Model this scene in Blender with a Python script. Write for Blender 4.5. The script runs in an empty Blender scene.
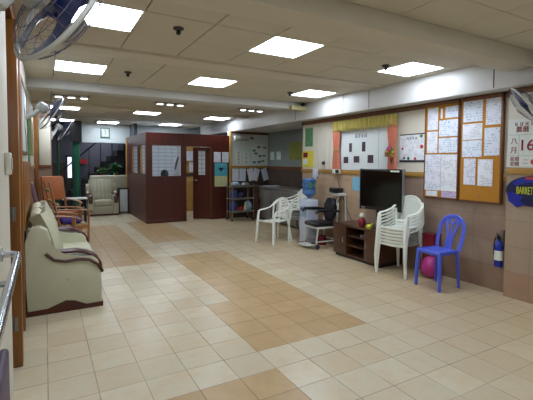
import bpy, bmesh, math, random
from mathutils import Vector, Matrix
random.seed(7)
PI = math.pi
scn = bpy.context.scene
COL = scn.collection

# ------------------------------------------------------------------ materials
def lin(h):
    h = h.lstrip('#')
    r = []
    for i in (0, 2, 4):
        c = int(h[i:i+2], 16)/255
        r.append(c/12.92 if c <= .04045 else ((c+.055)/1.055)**2.4)
    return (r[0], r[1], r[2], 1)

class NT:
    def __init__(s, name):
        s.m = bpy.data.materials.new(name); s.m.use_nodes = True
        s.n = s.m.node_tree.nodes; s.l = s.m.node_tree.links
        s.b = s.n['Principled BSDF']
    def new(s, t, **k):
        n = s.n.new(t)
        for a, v in k.items(): setattr(n, a, v)
        return n
    def put(s, sock, v):
        if hasattr(v, 'links') or isinstance(v, bpy.types.NodeSocket): s.l.new(v, sock)
        else: sock.default_value = v
    def math(s, op, a, b=0.0, c=0.0):
        n = s.new('ShaderNodeMath', operation=op)
        s.put(n.inputs[0], a); s.put(n.inputs[1], b); s.put(n.inputs[2], c)
        return n.outputs[0]
    def mix(s, f, a, b, mode='MIX'):
        n = s.new('ShaderNodeMix', data_type='RGBA', blend_type=mode)
        s.put(n.inputs[0], f); s.put(n.inputs[6], a); s.put(n.inputs[7], b)
        return n.outputs[2]
    def obj(s):
        t = s.new('ShaderNodeTexCoord'); return t.outputs['Object']
    def xyz(s, v):
        n = s.new('ShaderNodeSeparateXYZ'); s.l.new(v, n.inputs[0]); return n.outputs
    def comb(s, x, y, z=0.0):
        n = s.new('ShaderNodeCombineXYZ'); s.put(n.inputs[0], x); s.put(n.inputs[1], y); s.put(n.inputs[2], z); return n.outputs[0]
    def noise(s, v, scale, detail=3, rough=.5):
        n = s.new('ShaderNodeTexNoise'); s.l.new(v, n.inputs['Vector'])
        n.inputs['Scale'].default_value = scale; n.inputs['Detail'].default_value = detail; n.inputs['Roughness'].default_value = rough
        return n.outputs[0]
    def ramp(s, f, lo, hi):
        n = s.new('ShaderNodeMapRange'); s.put(n.inputs[0], f); n.inputs[1].default_value = lo; n.inputs[2].default_value = hi
        return n.outputs[0]
    def wn(s, v):
        n = s.new('ShaderNodeTexWhiteNoise', noise_dimensions='3D'); s.l.new(v, n.inputs[0]); return n.outputs[0]
    def bump(s, h, st=.2, d=.002):
        n = s.new('ShaderNodeBump'); s.put(n.inputs['Height'], h); n.inputs['Strength'].default_value = st; n.inputs['Distance'].default_value = d
        s.l.new(n.outputs[0], s.b.inputs['Normal'])
    def out(s, col, rough=.5, metal=0, spec=.5):
        s.put(s.b.inputs['Base Color'], col); s.put(s.b.inputs['Roughness'], rough)
        s.b.inputs['Metallic'].default_value = metal; s.b.inputs['Specular IOR Level'].default_value = spec
        return s.m

def plain(name, hexc, rough=.5, metal=0, var=.06, scale=12, spec=.5):
    t = NT(name); v = t.obj(); c = lin(hexc)
    n = t.noise(v, scale)
    d = tuple(x*(1-var*2) for x in c[:3])+(1,)
    e = tuple(min(1, x*(1+var)) for x in c[:3])+(1,)
    return t.out(t.mix(n, d, e), rough, metal, spec)

def wood(name, a, b, rough=.4, sc=(2, 2, 18), axis=2):
    t = NT(name); v = t.obj()
    mp = t.new('ShaderNodeMapping'); t.l.new(v, mp.inputs[0])
    s = [14, 14, 14]; s[axis] = 1.2; mp.inputs['Scale'].default_value = s
    n = t.noise(mp.outputs[0], 1.6, 5, .6)
    return t.out(t.mix(t.ramp(n, .3, .7), lin(a), lin(b)), rough)

def emit(name, hexc, st):
    t = NT(name); t.b.inputs['Emission Color'].default_value = lin(hexc)
    t.b.inputs['Emission Strength'].default_value = st
    t.b.inputs['Base Color'].default_value = lin('#ffffff'); return t.m

def paper(name, base='#dfe3ee', ink='#5a6078', dens=.5, sc=1.0, tint=None, ax=0):
    t = NT(name); v = t.obj(); o = t.xyz(v)
    x = t.math('ADD', o[0], o[1]); z = o[2]
    row = t.math('FRACT', t.math('MULTIPLY', z, 42*sc))
    rowm = t.math('LESS_THAN', row, .5)
    cell = t.comb(t.math('FLOOR', t.math('MULTIPLY', x, 95*sc)), t.math('FLOOR', t.math('MULTIPLY', z, 42*sc)), 0.0)
    w = t.math('LESS_THAN', t.wn(cell), dens)
    big = t.ramp(t.noise(t.comb(x, z, 0.0), 9, 1), .42, .5)
    m = t.math('MULTIPLY', t.math('MULTIPLY', rowm, w), big)
    m = t.math('MULTIPLY', m, .42)
    c = t.mix(m, lin(base), lin(ink))
    if tint:
        c = t.mix(t.ramp(t.noise(t.comb(x, z, 0.0), 14, 2), .60, .7), c, lin(tint))
    return t.out(c, .7, 0, .2)

def floor_mat():
    t = NT('beige_floor_tile'); o = t.xyz(t.obj())
    T = .2909; X0 = -.0045; Y0 = 2.42
    u = t.math('DIVIDE', t.math('SUBTRACT', o[0], X0), T); w = t.math('DIVIDE', t.math('SUBTRACT', o[1], Y0), .2892)
    iu = t.math('FLOOR', u); iw = t.math('FLOOR', w); fu = t.math('FRACT', u); fw = t.math('FRACT', w)
    g = .011
    eu = t.math('MINIMUM', fu, t.math('SUBTRACT', 1.0, fu)); ew = t.math('MINIMUM', fw, t.math('SUBTRACT', 1.0, fw))
    e = t.math('MINIMUM', eu, ew)
    gm = t.math('SUBTRACT', 1.0, t.ramp(e, g*.4, g*1.6))
    rnd = t.wn(t.comb(iu, iw, 1.0)); rnd2 = t.wn(t.comb(iu, iw, 5.0))
    def box(x0, x1, y0, y1):
        a = t.math('MULTIPLY', t.math('GREATER_THAN', iu, x0-.5), t.math('LESS_THAN', iu, x1-.5))
        b = t.math('MULTIPLY', t.math('GREATER_THAN', iw, y0-.5), t.math('LESS_THAN', iw, y1-.5))
        return t.math('MULTIPLY', a, b)
    tan = box(6, 9, 1, 13)
    for r in ((5, 6, 1, 5), (-1, 5, -20, 0), (2, 5, 12, 26), (6, 9, 17, 27)):
        tan = t.math('MAXIMUM', tan, box(*r))
    pos = t.comb(o[0], o[1], 0.0)
    n1 = t.noise(pos, 7, 4, .6); n2 = t.noise(pos, .45, 2); n3 = t.noise(pos, 30, 3)
    base = t.mix(rnd, lin('#bdb59a'), lin('#cbc4ab'))
    base = t.mix(t.math('MULTIPLY', t.ramp(n1, .4, .7), .55), base, lin('#c2ab84'))
    base = t.mix(t.math('MULTIPLY', t.ramp(rnd2, .6, 1), .35), base, lin('#bba37f'))
    # floor colour turns gradually warmer towards the right-hand part of the hall
    warm = t.math('MULTIPLY', t.ramp(t.math('ADD', u, t.math('MULTIPLY', n2, 3.0)), 10.0, 14.0), .40)
    base = t.mix(warm, base, lin('#ba9e72'))
    tc = t.mix(rnd, lin('#b0966a'), lin('#bca277')); tc = t.mix(t.math('MULTIPLY', t.ramp(n1, .35, .7), .5), tc, lin('#a6855a'))
    base = t.mix(tan, base, tc)
    base = t.mix(t.math('MULTIPLY', n3, .16), base, lin('#8a7a66'))
    worn = t.math('MULTIPLY', gm, t.ramp(t.noise(pos, 2.3, 2), .35, .65))
    base = t.mix(t.math('MULTIPLY', t.math('ADD', t.math('MULTIPLY', gm, .26), t.math('MULTIPLY', worn, .55)), 1.0), base, lin('#63594a'))
    t.bump(t.math('MULTIPLY', gm, -1.0), .35, .002)
    return t.out(base, t.math('ADD', .30, t.math('MULTIPLY', gm, .4)), 0, .38)

def walltile(name, a, b, rough=.3, low='#8c6a50', tx=.45, tz=.30, off=0.0):
    t = NT(name); o = t.xyz(t.obj())
    x = t.math('ADD', o[0], o[1])
    u = t.math('DIVIDE', x, tx); w = t.math('DIVIDE', t.math('SUBTRACT', o[2], off), tz)
    iu = t.math('FLOOR', u); iw = t.math('FLOOR', w); fu = t.math('FRACT', u); fw = t.math('FRACT', w)
    eu = t.math('MULTIPLY', t.math('MINIMUM', fu, t.math('SUBTRACT', 1.0, fu)), tx); ew = t.math('MULTIPLY', t.math('MINIMUM', fw, t.math('SUBTRACT', 1.0, fw)), tz)
    gm = t.math('SUBTRACT', 1.0, t.ramp(t.math('MINIMUM', eu, ew), .001, .004))
    pos = t.comb(x, o[2], 0.0)
    n = t.noise(pos, 3.2, 5, .65); rnd = t.wn(t.comb(iu, iw, 3.0))
    c = t.mix(t.ramp(n, .3, .7), lin(a), lin(b))
    c = t.mix(t.math('MULTIPLY', rnd, .25), c, lin(low))
    if low:
        c = t.mix(t.math('MULTIPLY', t.math('LESS_THAN', iw, .5), .35), c, lin(low))
    c = t.mix(t.math('MULTIPLY', gm, .45), c, lin('#5a4c42'))
    return t.out(c, rough, 0, .4)

M = {}
M['floor'] = floor_mat()
M['ceil'] = plain('ceiling_board', '#ccc7b8', .85, var=.04, scale=3, spec=.2)
M['dark_gap'] = plain('dark_gap', '#1c1813', .9)
M['beam'] = plain('beam_plaster', '#d0cabb', .7, var=.03, scale=2, spec=.25)
M['soffit'] = plain('soffit_paint', '#c9cbca', .45, var=.03, scale=2)
M['wall_paint'] = plain('cream_wall_paint', '#d0cdbf', .6, var=.04, scale=2)
M['wall_blue'] = plain('pale_wall_board', '#ccd6d6', .5, var=.04, scale=2)
M['shaded_grey'] = plain('shaded_grey_wall', '#7f8a8a', .45, var=.05, scale=2)  # alcove wall: the shade of the unlit recess is put into this grey
M['tile_r'] = walltile('brown_marble_tile', '#8c7a6d', '#a5917f', .28)
M['tile_far'] = walltile('peach_marble_tile', '#a58d76', '#c0a88c', .28)
M['tile_p'] = walltile('pilaster_marble_tile', '#9c8d7c', '#aa9a86', .3, '#a4714a', .62, .29)
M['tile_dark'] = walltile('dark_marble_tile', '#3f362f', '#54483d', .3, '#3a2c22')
M['rail'] = wood('rail_wood', '#8d6a2c', '#a9813c', .4, axis=1)
M['brown'] = wood('brown_wood', '#5c3416', '#74451e', .4)
M['orange_wood'] = wood('orange_wood', '#744818', '#926026', .35)
M['dark_wood'] = wood('dark_wood', '#2c1a12', '#442a1c', .35)
M['cab_wood'] = wood('cabinet_wood', '#3c2518', '#563726', .3, axis=1)
M['red_wood'] = wood('red_brown_panel', '#44170e', '#521e12', .35)
M['yellow_wood'] = wood('yellow_wood', '#a5803f', '#bd954f', .45)
M['arm_wood'] = wood('polished_dark_wood', '#35130c', '#4f1f12', .3, axis=1)
M['tan_wood'] = wood('tan_chair_wood', '#8a5a34', '#a9784a', .35, axis=0)
M['slat_wood'] = wood('yellow_slat_wood', '#b59a5a', '#c9b070', .4, axis=0)
M['cork'] = plain('mustard_cork', '#b57d1e', .8, var=.1, scale=60)
M['leather'] = plain('cream_leather', '#bdbda2', .42, var=.05, scale=8)
M['leather2'] = plain('beige_leather', '#a9a78f', .42, var=.05, scale=8)
M['white_pl'] = plain('white_plastic', '#e4e9df', .35, var=.02)
M['white_pl2'] = plain('off_white_plastic', '#c5c9bc', .4, var=.04)
M['blue_pl'] = plain('blue_plastic', '#4a5fd2', .32, var=.03)
M['black'] = plain('black_plastic', '#121214', .3, var=.1)
M['black_vinyl'] = plain('black_vinyl', '#141317', .38, var=.1)
M['screen'] = plain('tv_screen', '#050506', .12, var=.02)
M['bezel'] = plain('tv_bezel', '#17181a', .2, var=.02)
M['silver'] = plain('silver_trim', '#9a9da0', .3, .6)
M['chrome'] = plain('chrome', '#c9ced6', .14, 1.0, var=.02)
M['frame_white'] = plain('white_metal_tube', '#cfd3cd', .35)
M['cooler'] = plain('cooler_plastic', '#c2cadb', .35)
M['orange_vinyl'] = plain('orange_vinyl', '#b0683a', .5)
M['mauve'] = plain('mauve_vinyl', '#6c4a56', .5)
M['purple'] = plain('purple_vinyl', '#45344e', .5)
M['purple_cloth'] = plain('purple_cloth', '#45348a', .8)
M['pink_ball'] = plain('pink_rubber', '#c0368c', .4)
M['ext_blue'] = plain('blue_enamel', '#1a2f9a', .25)
M['green'] = plain('green_paint', '#1c5a44', .45)
M['leaf'] = plain('green_leaf', '#3f8a2a', .5, var=.25, scale=20)
M['leaf2'] = plain('dark_green_leaf', '#2a6a34', .5, var=.25, scale=20)
M['fan_blue'] = plain('fan_blade_blue', '#14225c', .3)
M['fan_grey'] = plain('fan_grey_plastic', '#c3c6c0', .4)
M['wire'] = plain('grey_wire', '#6c6f88', .4, .3)
M['curtain'] = plain('salmon_curtain', '#cf7f68', .8, var=.12, scale=25)
M['valance'] = plain('mustard_valance', '#a3964a', .8, var=.15, scale=30)
M['display'] = plain('white_display_board', '#cdd6d6', .5, var=.02)
M['black_ink'] = plain('black_ink', '#1d1d24', .7)
M['photo'] = plain('dark_photo_print', '#4c3a44', .4, var=.5, scale=45)
M['red_ink'] = plain('dark_red_ink', '#8a1838', .7)
M['cal'] = plain('calendar_paper', '#d4dcd8', .6, var=.02)
M['grey_line'] = plain('grey_rule', '#7c8a86', .7)
M['sign_blue'] = plain('sign_blue', '#1c2a9a', .35, var=.2, scale=20)
M['sign_navy'] = plain('sign_navy', '#141c4c', .35, var=.2, scale=20)
M['sign_yellow'] = plain('sign_yellow', '#c9cf3c', .4)
M['sign_red'] = plain('sign_red', '#c23a2a', .4)
M['red'] = plain('red_plastic', '#b02428', .4)
M['wine'] = plain('wine_red_glaze', '#7a1c2c', .25)
M['yellow'] = plain('yellow_plastic', '#b8b82c', .45)
M['yellow_card'] = plain('yellow_card', '#d9cc3c', .6)
M['lamp_box'] = plain('lamp_box_plastic', '#b9b588', .5)
M['bag_blue'] = plain('blue_bag', '#3c4a86', .5, var=.2)
M['bag_navy'] = plain('navy_bag', '#1c1c40', .5, var=.2)
M['clear_pl'] = plain('pale_blue_bag', '#8fa6b8', .35, var=.15)
M['steel'] = plain('brushed_steel', '#85827c', .35, .5)
M['teal'] = None
M['poster_green'] = plain('green_poster_print', '#4f8a58', .5, var=.35, scale=18)
M['poster_olive'] = plain('olive_poster_print', '#8c9440', .5, var=.25, scale=14)
M['light_blue'] = paper('light_blue_notice', '#79b6d2', '#4c7fa6', .4, .8)
M['lamp'] = emit('lamp_diffuser', '#e9f1ff', 17.0)
M['lamp_far'] = M['lamp']
M['spot'] = emit('spot_lamp', '#e9f1ff', 14.0)
M['door_glow'] = emit('daylight_doorway', '#dfe6ff', 1.3)
M['skin'] = plain('skin', '#b98a6a', .5)
M['hair'] = plain('black_hair', '#080707', .8, spec=.1)
M['shirt'] = plain('white_shirt', '#c4c8d2', .7)
M['grey_dark'] = plain('dark_grey_paint', '#3b3b42', .6)
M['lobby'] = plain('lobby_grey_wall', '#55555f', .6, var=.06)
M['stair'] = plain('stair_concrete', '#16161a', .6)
M['shelf_white'] = plain('white_shelf', '#c9ced6', .5)
PM = [paper('notice_paper_a', '#dde2ee', '#4c5470', .55), paper('notice_paper_b', '#d5dfec', '#50607a', .4, .7),
      paper('notice_paper_c', '#e2e7ee', '#5a5a66', .6, 1.3), paper('notice_paper_d', '#d9e3ee', '#3c5a8a', .5, .9, '#9db2d8')]
M['teal_poster'] = paper('teal_poster_print', '#58aec4', '#2c6a88', .4, .5, '#7cc8d0')
M['cream_poster'] = paper('cream_poster_print', '#c9cf9c', '#7c8a5a', .5, .8)
M['butterfly'] = paper('butterfly_print', '#c6dcd6', '#2a7a5c', .3, .5, '#3a8a78')
def glass_mat(name, col, al=.25, rough=.05):
    t = NT(name); t.b.inputs['Alpha'].default_value = al
    return t.out(lin(col), rough)
M['pane'] = glass_mat('window_pane', '#b8c8d0', .06)
M['bottle'] = None
t = NT('blue_bottle_plastic'); t.b.inputs['Transmission Weight'].default_value = .45
M['bottle'] = t.out(t.mix(t.noise(t.obj(), 6), lin('#3c6fb0'), lin('#5c8fc8')), .15)
M['fan_disc'] = None
def bookshelf():
    t = NT('file_shelf_print'); o = t.xyz(t.obj())
    r = t.math('FRACT', t.math('MULTIPLY', o[2], 9.0)); c = t.math('FRACT', t.math('MULTIPLY', o[0], 5.0))
    g = t.math('MAXIMUM', t.math('LESS_THAN', r, .16), t.math('LESS_THAN', c, .07))
    k = t.mix(t.noise(t.obj(), 22, 2), lin('#c4d8e2'), lin('#e8eef8'))
    return t.out(t.mix(t.math('MULTIPLY', g, .55), k, lin('#5c7a86')), .5)
M['files'] = bookshelf()

# ------------------------------------------------------------------ geometry helpers
class MB:
    def __init__(s): s.b = bmesh.new()
    def _x(s, vs, mat):
        if mat is not None: bmesh.ops.transform(s.b, matrix=mat, verts=vs)
    def box(s, a, c, bev=0, seg=2, mat=None):
        a = Vector(a); c = Vector(c); lo = Vector([min(a[i], c[i]) for i in range(3)]); hi = Vector([max(a[i], c[i]) for i in range(3)])
        r = bmesh.ops.create_cube(s.b, size=1.0); vs = r['verts']
        for v in vs: v.co = Vector([lo[i]+(v.co[i]+.5)*(hi[i]-lo[i]) for i in range(3)])
        if bev > 0:
            bev = min(bev, .49*min(hi[i]-lo[i] for i in range(3)))
            es = list({e for v in vs for e in v.link_edges})
            r2 = bmesh.ops.bevel(s.b, geom=es, offset=bev, segments=seg, affect='EDGES', profile=.5)
            vs = list({v for f in r2['faces'] for v in f.verts} | {v for v in vs if v.is_valid})
        s._x(vs, mat); return s
    def prism(s, pts, axis, lo, hi, bev=0, seg=2, mat=None):
        # pts: 2D outline in the two other axes (x,y,z order), extruded along axis
        def mk(p, h):
            if axis == 0: return (h, p[0], p[1])
            if axis == 1: return (p[0], h, p[1])
            return (p[0], p[1], h)
        A = [s.b.verts.new(mk(p, lo)) for p in pts]; B = [s.b.verts.new(mk(p, hi)) for p in pts]
        fs = [s.b.faces.new(A), s.b.faces.new(B[::-1])]
        n = len(pts)
        for i in range(n): fs.append(s.b.faces.new((A[i], B[i], B[(i+1) % n], A[(i+1) % n])))
        vs = A+B
        if bev > 0:
            es = [e for f in fs[:2] for e in f.edges]
            r2 = bmesh.ops.bevel(s.b, geom=es, offset=bev, segments=seg, affect='EDGES', profile=.5)
            vs = list({v for f in r2['faces'] for v in f.verts} | {v for v in vs if v.is_valid})
        s._x(vs, mat); return s
    def tube(s, pts, r, n=8, cap=True, flat=None, closed=False, mat=None):
        pts = [Vector(p) for p in pts]; rings = []; N = len(pts)
        rr = r if isinstance(r, (list, tuple)) else [r]*N
        up0 = None; allv = []
        for i, p in enumerate(pts):
            if closed: d = pts[(i+1) % N]-pts[i-1]
            else: d = pts[min(i+1, N-1)]-pts[max(i-1, 0)]
            d.normalize()
            if up0 is None:
                up0 = Vector((0, 0, 1)) if abs(d.z) < .9 else Vector((1, 0, 0))
                if flat is not None: up0 = Vector(flat)
            sd = d.cross(up0)
            if sd.length < 1e-5: sd = d.cross(Vector((0, 1, 0.01)))
            sd.normalize(); u = sd.cross(d).normalized(); up0 = u if flat is None else Vector(flat)
            ra = rr[i]
            ra, rb = ra if isinstance(ra, (list, tuple)) else (ra, ra)
            ring = [s.b.verts.new(p+sd*math.cos(2*PI*k/n)*ra+u*math.sin(2*PI*k/n)*rb) for k in range(n)]
            rings.append(ring); allv += ring
        for i in range(N if closed else N-1):
            a, b = rings[i], rings[(i+1) % N]
            for k in range(n): s.b.faces.new((a[k], a[(k+1) % n], b[(k+1) % n], b[k]))
        if cap and not closed: s.b.faces.new(rings[0][::-1]); s.b.faces.new(rings[-1])
        s._x(allv, mat); return s
    def lathe(s, prof, n=20, c=(0, 0, 0), mat=None):
        rings = []; allv = []
        for r, z in prof:
            if r < 1e-5: v = s.b.verts.new((c[0], c[1], c[2]+z)); rings.append([v]); allv.append(v)
            else:
                g = [s.b.verts.new((c[0]+r*math.cos(2*PI*k/n), c[1]+r*math.sin(2*PI*k/n), c[2]+z)) for k in range(n)]; rings.append(g); allv += g
        for a, b in zip(rings, rings[1:]):
            if len(a) == 1 and len(b) == 1: continue
            for k in range(n):
                k2 = (k+1) % n
                if len(a) == 1: s.b.faces.new((a[0], b[k2], b[k]))
                elif len(b) == 1: s.b.faces.new((a[k], a[k2], b[0]))
                else: s.b.faces.new((a[k], a[k2], b[k2], b[k]))
        if len(rings[0]) > 1: s.b.faces.new(rings[0][::-1])
        if len(rings[-1]) > 1: s.b.faces.new(rings[-1])
        s._x(allv, mat); return s
    def grid(s, fn, nu, nv, thick=0.0, mat=None):
        # surface fn(u,v)->point, thickened along its normal
        V = [[Vector(fn(i/nu, j/nv)) for j in range(nv+1)] for i in range(nu+1)]
        A = [[s.b.verts.new(p) for p in r] for r in V]; allv = [v for r in A for v in r]
        if thick:
            B = []
            for i in range(nu+1):
                row = []
                for j in range(nv+1):
                    du = V[min(i+1, nu)][j]-V[max(i-1, 0)][j]; dv = V[i][min(j+1, nv)]-V[i][max(j-1, 0)]
                    nn = du.cross(dv); nn.normalize(); row.append(s.b.verts.new(V[i][j]-nn*thick))
                B.append(row)
            allv += [v for r in B for v in r]
        for i in range(nu):
            for j in range(nv):
                s.b.faces.new((A[i][j], A[i+1][j], A[i+1][j+1], A[i][j+1]))
                if thick: s.b.faces.new((B[i][j], B[i][j+1], B[i+1][j+1], B[i+1][j]))
        if thick:
            for i in range(nu):
                s.b.faces.new((A[i][0], B[i][0], B[i+1][0], A[i+1][0])); s.b.faces.new((A[i][nv], A[i+1][nv], B[i+1][nv], B[i][nv]))
            for j in range(nv):
                s.b.faces.new((A[0][j], A[0][j+1], B[0][j+1], B[0][j])); s.b.faces.new((A[nu][j], B[nu][j], B[nu][j+1], A[nu][j+1]))
        s._x(allv, mat); return s
    def build(s, name, mat, parent=None, loc=None, rz=0, smooth=35):
        bmesh.ops.recalc_face_normals(s.b, faces=s.b.faces[:])
        me = bpy.data.meshes.new(name)
        for f in s.b.faces: f.smooth = smooth > 0
        if smooth:
            for e in s.b.edges:
                if len(e.link_faces) == 2 and e.calc_face_angle(0) > math.radians(smooth): e.smooth = False
        s.b.to_mesh(me); s.b.free()
        if isinstance(mat, str): mat = M[mat]
        me.materials.append(mat)
        o = bpy.data.objects.new(name, me); COL.objects.link(o)
        if parent: o.parent = parent
        if loc is not None: o.location = loc
        o.rotation_euler.z = rz
        return o

def tag(o, label, cat, group=None):
    o['label'] = label; o['category'] = cat
    if group: o['group'] = group
    return o
def struct(o): o['kind'] = 'structure'; return o
def thing(name, label, cat, loc=(0, 0, 0), rz=0, group=None):
    o = bpy.data.objects.new(name, None); COL.objects.link(o); o.empty_display_size = .1
    o.location = loc; o.rotation_euler.z = rz
    return tag(o, label, cat, group)
def dup(root, loc, rz=None, label=None, group=None):
    r = root.copy(); COL.objects.link(r); r.location = loc
    if rz is not None: r.rotation_euler.z = rz
    if label: r['label'] = label
    if group: r['group'] = group
    def rec(src, dst):
        for ch in list(src.children):
            c = ch.copy(); COL.objects.link(c); c.parent = dst; rec(ch, c)
    rec(root, r); return r
def B(name, a, c, mat, parent=None, bev=0, seg=2):
    return MB().box(a, c, bev, seg).build(name, mat, parent)
def text_mesh(name, body, size, mat, parent, mtx, depth=.0015, align='CENTER'):
    cu = bpy.data.curves.new(name, 'FONT'); cu.body = body; cu.size = size; cu.extrude = depth; cu.align_x = align; cu.align_y = 'CENTER'
    tmp = bpy.data.objects.new('tmp', cu); COL.objects.link(tmp)
    bpy.context.view_layer.update()
    dg = bpy.context.evaluated_depsgraph_get()
    me = bpy.data.meshes.new_from_object(tmp.evaluated_get(dg)); me.name = name
    bpy.data.objects.remove(tmp); bpy.data.curves.remove(cu)
    me.transform(mtx); me.materials.clear(); me.materials.append(M[mat])
    o = bpy.data.objects.new(name, me); COL.objects.link(o); o.parent = parent
    return o
# text facing -X, reading towards -Y
FACE_L = Matrix(((0, 0, -1, 0), (-1, 0, 0, 0), (0, 1, 0, 0), (0, 0, 0, 1)))
def strokes(mb, cx, cz, s, place, seed):
    # an illegible square character made of small brush strokes; place(u, v, d) gives the 3D point
    rd = random.Random(seed)
    for k in range(3):
        z = cz-s*.38+s*.36*k; w = s*(.25+.2*rd.random()); a = place(cx-w, z, 0); b = place(cx+w, z+s*.1, .0025); mb.box(a, b)
    for k in range(2):
        x = cx-s*.25+s*.45*k+rd.random()*s*.1; a = place(x, cz-s*.45, 0); b = place(x+s*.1, cz+s*.42, .0025); mb.box(a, b)

XR = 4.65; XL = -.2; ZC = 2.65
# ------------------------------------------------------------------ room shell
struct(B('floor', (-.9, -1.6, -.1), (5.7, 15.2, 0), 'floor'))
# ceiling boards with open joints under a dark void
def ceiling(y0, y1, ys, xs):
    mb = MB(); g = .004
    for i in range(len(xs)-1):
        for j in range(len(ys)-1):
            mb.box((xs[i]+g, ys[j]+g, ZC), (xs[i+1]-g, ys[j+1]-g, ZC+.015), .002, 1)
    return mb
XS = [-.42, .12, .69, 1.27, 1.845, 2.42, 3.06, 3.65, 4.225, 4.42]
bays = [[-1.6, -1.1, -.53, .05, .62, 1.2, 1.77, 2.22], [2.5, 3.13, 3.705, 4.29], [4.6, 5.13, 5.705, 6.35], [6.65, 7.2, 7.78, 8.35, 8.7], [8.95, 9.25, 9.83, 10.4, 10.9, 11.3], [11.55, 12.1, 12.68, 13.0]]
mb = MB()
lights = {}
LX = {0: (.14, .715), 1: (1.865, 2.44), 2: (3.735, 4.31)}
holes = [(1, 1), (1, 4), (1, 7)]
g = .004
lightcells = set()
for (yi, row) in ((0, 3), (1, 1), (2, 1), (4, 1), (5, 1)):
    for xi in (1, 4, 7):
        lightcells.add((yi, row, xi))
lightcells -= {(5, 1, 1), (5, 1, 7), (5, 1, 4), (4, 1, 7)}
for bi, ys in enumerate(bays):
    for j in range(len(ys)-1):
        for i in range(len(XS)-1):
            if (bi, j, i) in lightcells: continue
            dz = random.choice((0, 0, .001, .002))
            mb.box((XS[i]+g, ys[j]+g, ZC+dz), (XS[i+1]-g, ys[j+1]-g, ZC+dz+.012), .0015, 1)
struct(mb.build('ceiling', 'ceil', smooth=0))
struct(B('trim_1', (-.9, -1.6, ZC+.05), (5.7, 15.2, ZC+.15), 'dark_gap'))
# beams across the hall
struct(B('trim_2', (-.42, 2.22, 2.50), (4.4, 2.5, 2.7), 'beam', bev=.004))
struct(B('trim_3', (-.42, 4.29, 2.625), (4.4, 4.6, 2.7), 'beam', bev=.004))
struct(B('trim_4', (-.42, 6.35, 2.525), (4.4, 6.65, 2.7), 'soffit', bev=.004))
struct(B('trim_5', (-.42, 8.7, 2.60), (4.4, 8.95, 2.7), 'beam', bev=.004))
struct(B('trim_6', (-.42, 11.3, 2.635), (4.4, 11.55, 2.7), 'soffit', bev=.004))
# soffit boxed in along the right wall
struct(B('trim_7', (4.4, -1.6, 2.335), (5.6, 12.2, 2.7), 'soffit', bev=.003))
mb = MB()
for y in (.9, 2.645, 4.6, 5.21, 6.66): mb.box((4.397, y-.004, 2.35), (4.4, y+.004, 2.648))
struct(mb.build('trim_8', 'dark_gap', smooth=0))
# right wall: tiled dado, rail, painted upper part
struct(B('wall_right', (XR, -1.6, 0), (XR+.1, 4.9, 1.31), 'tile_r'))
struct(B('wall_right_far', (XR, 4.9, 0), (XR+.1, 6.75, 1.31), 'tile_far'))
struct(B('wall_right_upper', (XR, -1.6, 1.38), (XR+.1, 6.75, 2.335), 'wall_paint'))
struct(B('trim_9', (XR-.018, 2.55, 1.31), (XR+.1, 6.77, 1.38), 'rail', bev=.004))
struct(B('trim_10', (XR-.02, 2.55, 2.265), (XR+.02, 6.77, 2.335), 'brown', bev=.003))
struct(B('wall_right_end', (XR+.1, 6.65, 0), (5.6, 6.75, 2.335), 'wall_paint'))
# pilaster near the camera
struct(B('wall_pilaster', (4.54, 1.3, 0), (XR, 2.545, 1.39), 'tile_p'))
struct(B('wall_pilaster_upper', (4.54, 1.3, 1.46), (XR, 2.545, 2.335), 'wall_paint'))
struct(B('trim_11', (4.525, 1.3, 1.39), (XR, 2.55, 1.46), 'rail', bev=.004))
struct(B('trim_12', (4.53, 1.3, 2.27), (XR, 2.548, 2.335), 'brown', bev=.003))
# alcove
struct(B('wall_alcove', (5.5, 6.75, 1.40), (5.6, 9.7, 2.335), 'shaded_grey'))
struct(B('wall_alcove_lower', (5.5, 6.75, 0), (5.6, 9.7, 1.33), 'tile_dark'))
struct(B('trim_13', (5.48, 6.75, 1.33), (5.6, 9.7, 1.40), 'brown'))
struct(B('wall_notice', (4.3, 9.7, 1.41), (5.6, 9.8, 2.335), 'wall_blue'))
struct(B('wall_notice_lower', (4.3, 9.7, 0), (5.6, 9.8, 1.34), 'tile_dark'))
struct(B('trim_14', (4.3, 9.675, 1.34), (5.5, 9.8, 1.41), 'rail', bev=.004))
struct(B('trim_15', (4.31, 9.66, 0), (4.36, 9.70, 2.335), 'yellow_wood', bev=.003))
struct(B('trim_16', (4.36, 9.68, 2.27), (5.5, 9.70, 2.335), 'brown', bev=.003))
# thin conduits on the wall beside the curtain
mb = MB()
for y in (5.99, 5.86, 6.2): mb.box((XR-.012, y-.012, 1.38), (XR, y+.012, 2.265), .003)
struct(mb.build('trim_17', 'wall_paint'))
# left wall
struct(B('wall_left', (XL-.3, -1.6, 0), (XL, 3.0, 2.70), 'wall_paint'))
struct(B('wall_left_far', (XL-.1, 4.12, 1.42), (XL, 9.95, 2.70), 'wall_paint'))
struct(B('wall_left_dado', (XL-.1, 4.12, 0), (XL, 9.95, 1.35), 'tile_r'))
struct(B('trim_18', (XL-.1, 4.12, 1.35), (XL+.018, 9.95, 1.42), 'rail'))
struct(B('trim_19', (-.46, 3.0, 2.50), (XL+.02, 4.12, 2.7), 'brown'))
struct(B('trim_20', (-.42, 3.33, 0), (-.16, 3.45, 2.5), 'orange_wood', bev=.006))
struct(B('trim_21', (-.42, 4.02, 0), (-.17, 4.12, 2.5), 'orange_wood', bev=.006))
struct(B('trim_22', (-.5, 3.0, 0), (-.245, 3.33, 2.5), 'brown'))
d = struct(B('door_1', (-.30, 3.45, .01), (-.25, 4.02, 2.5), 'brown', bev=.004))
mb = MB()
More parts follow.
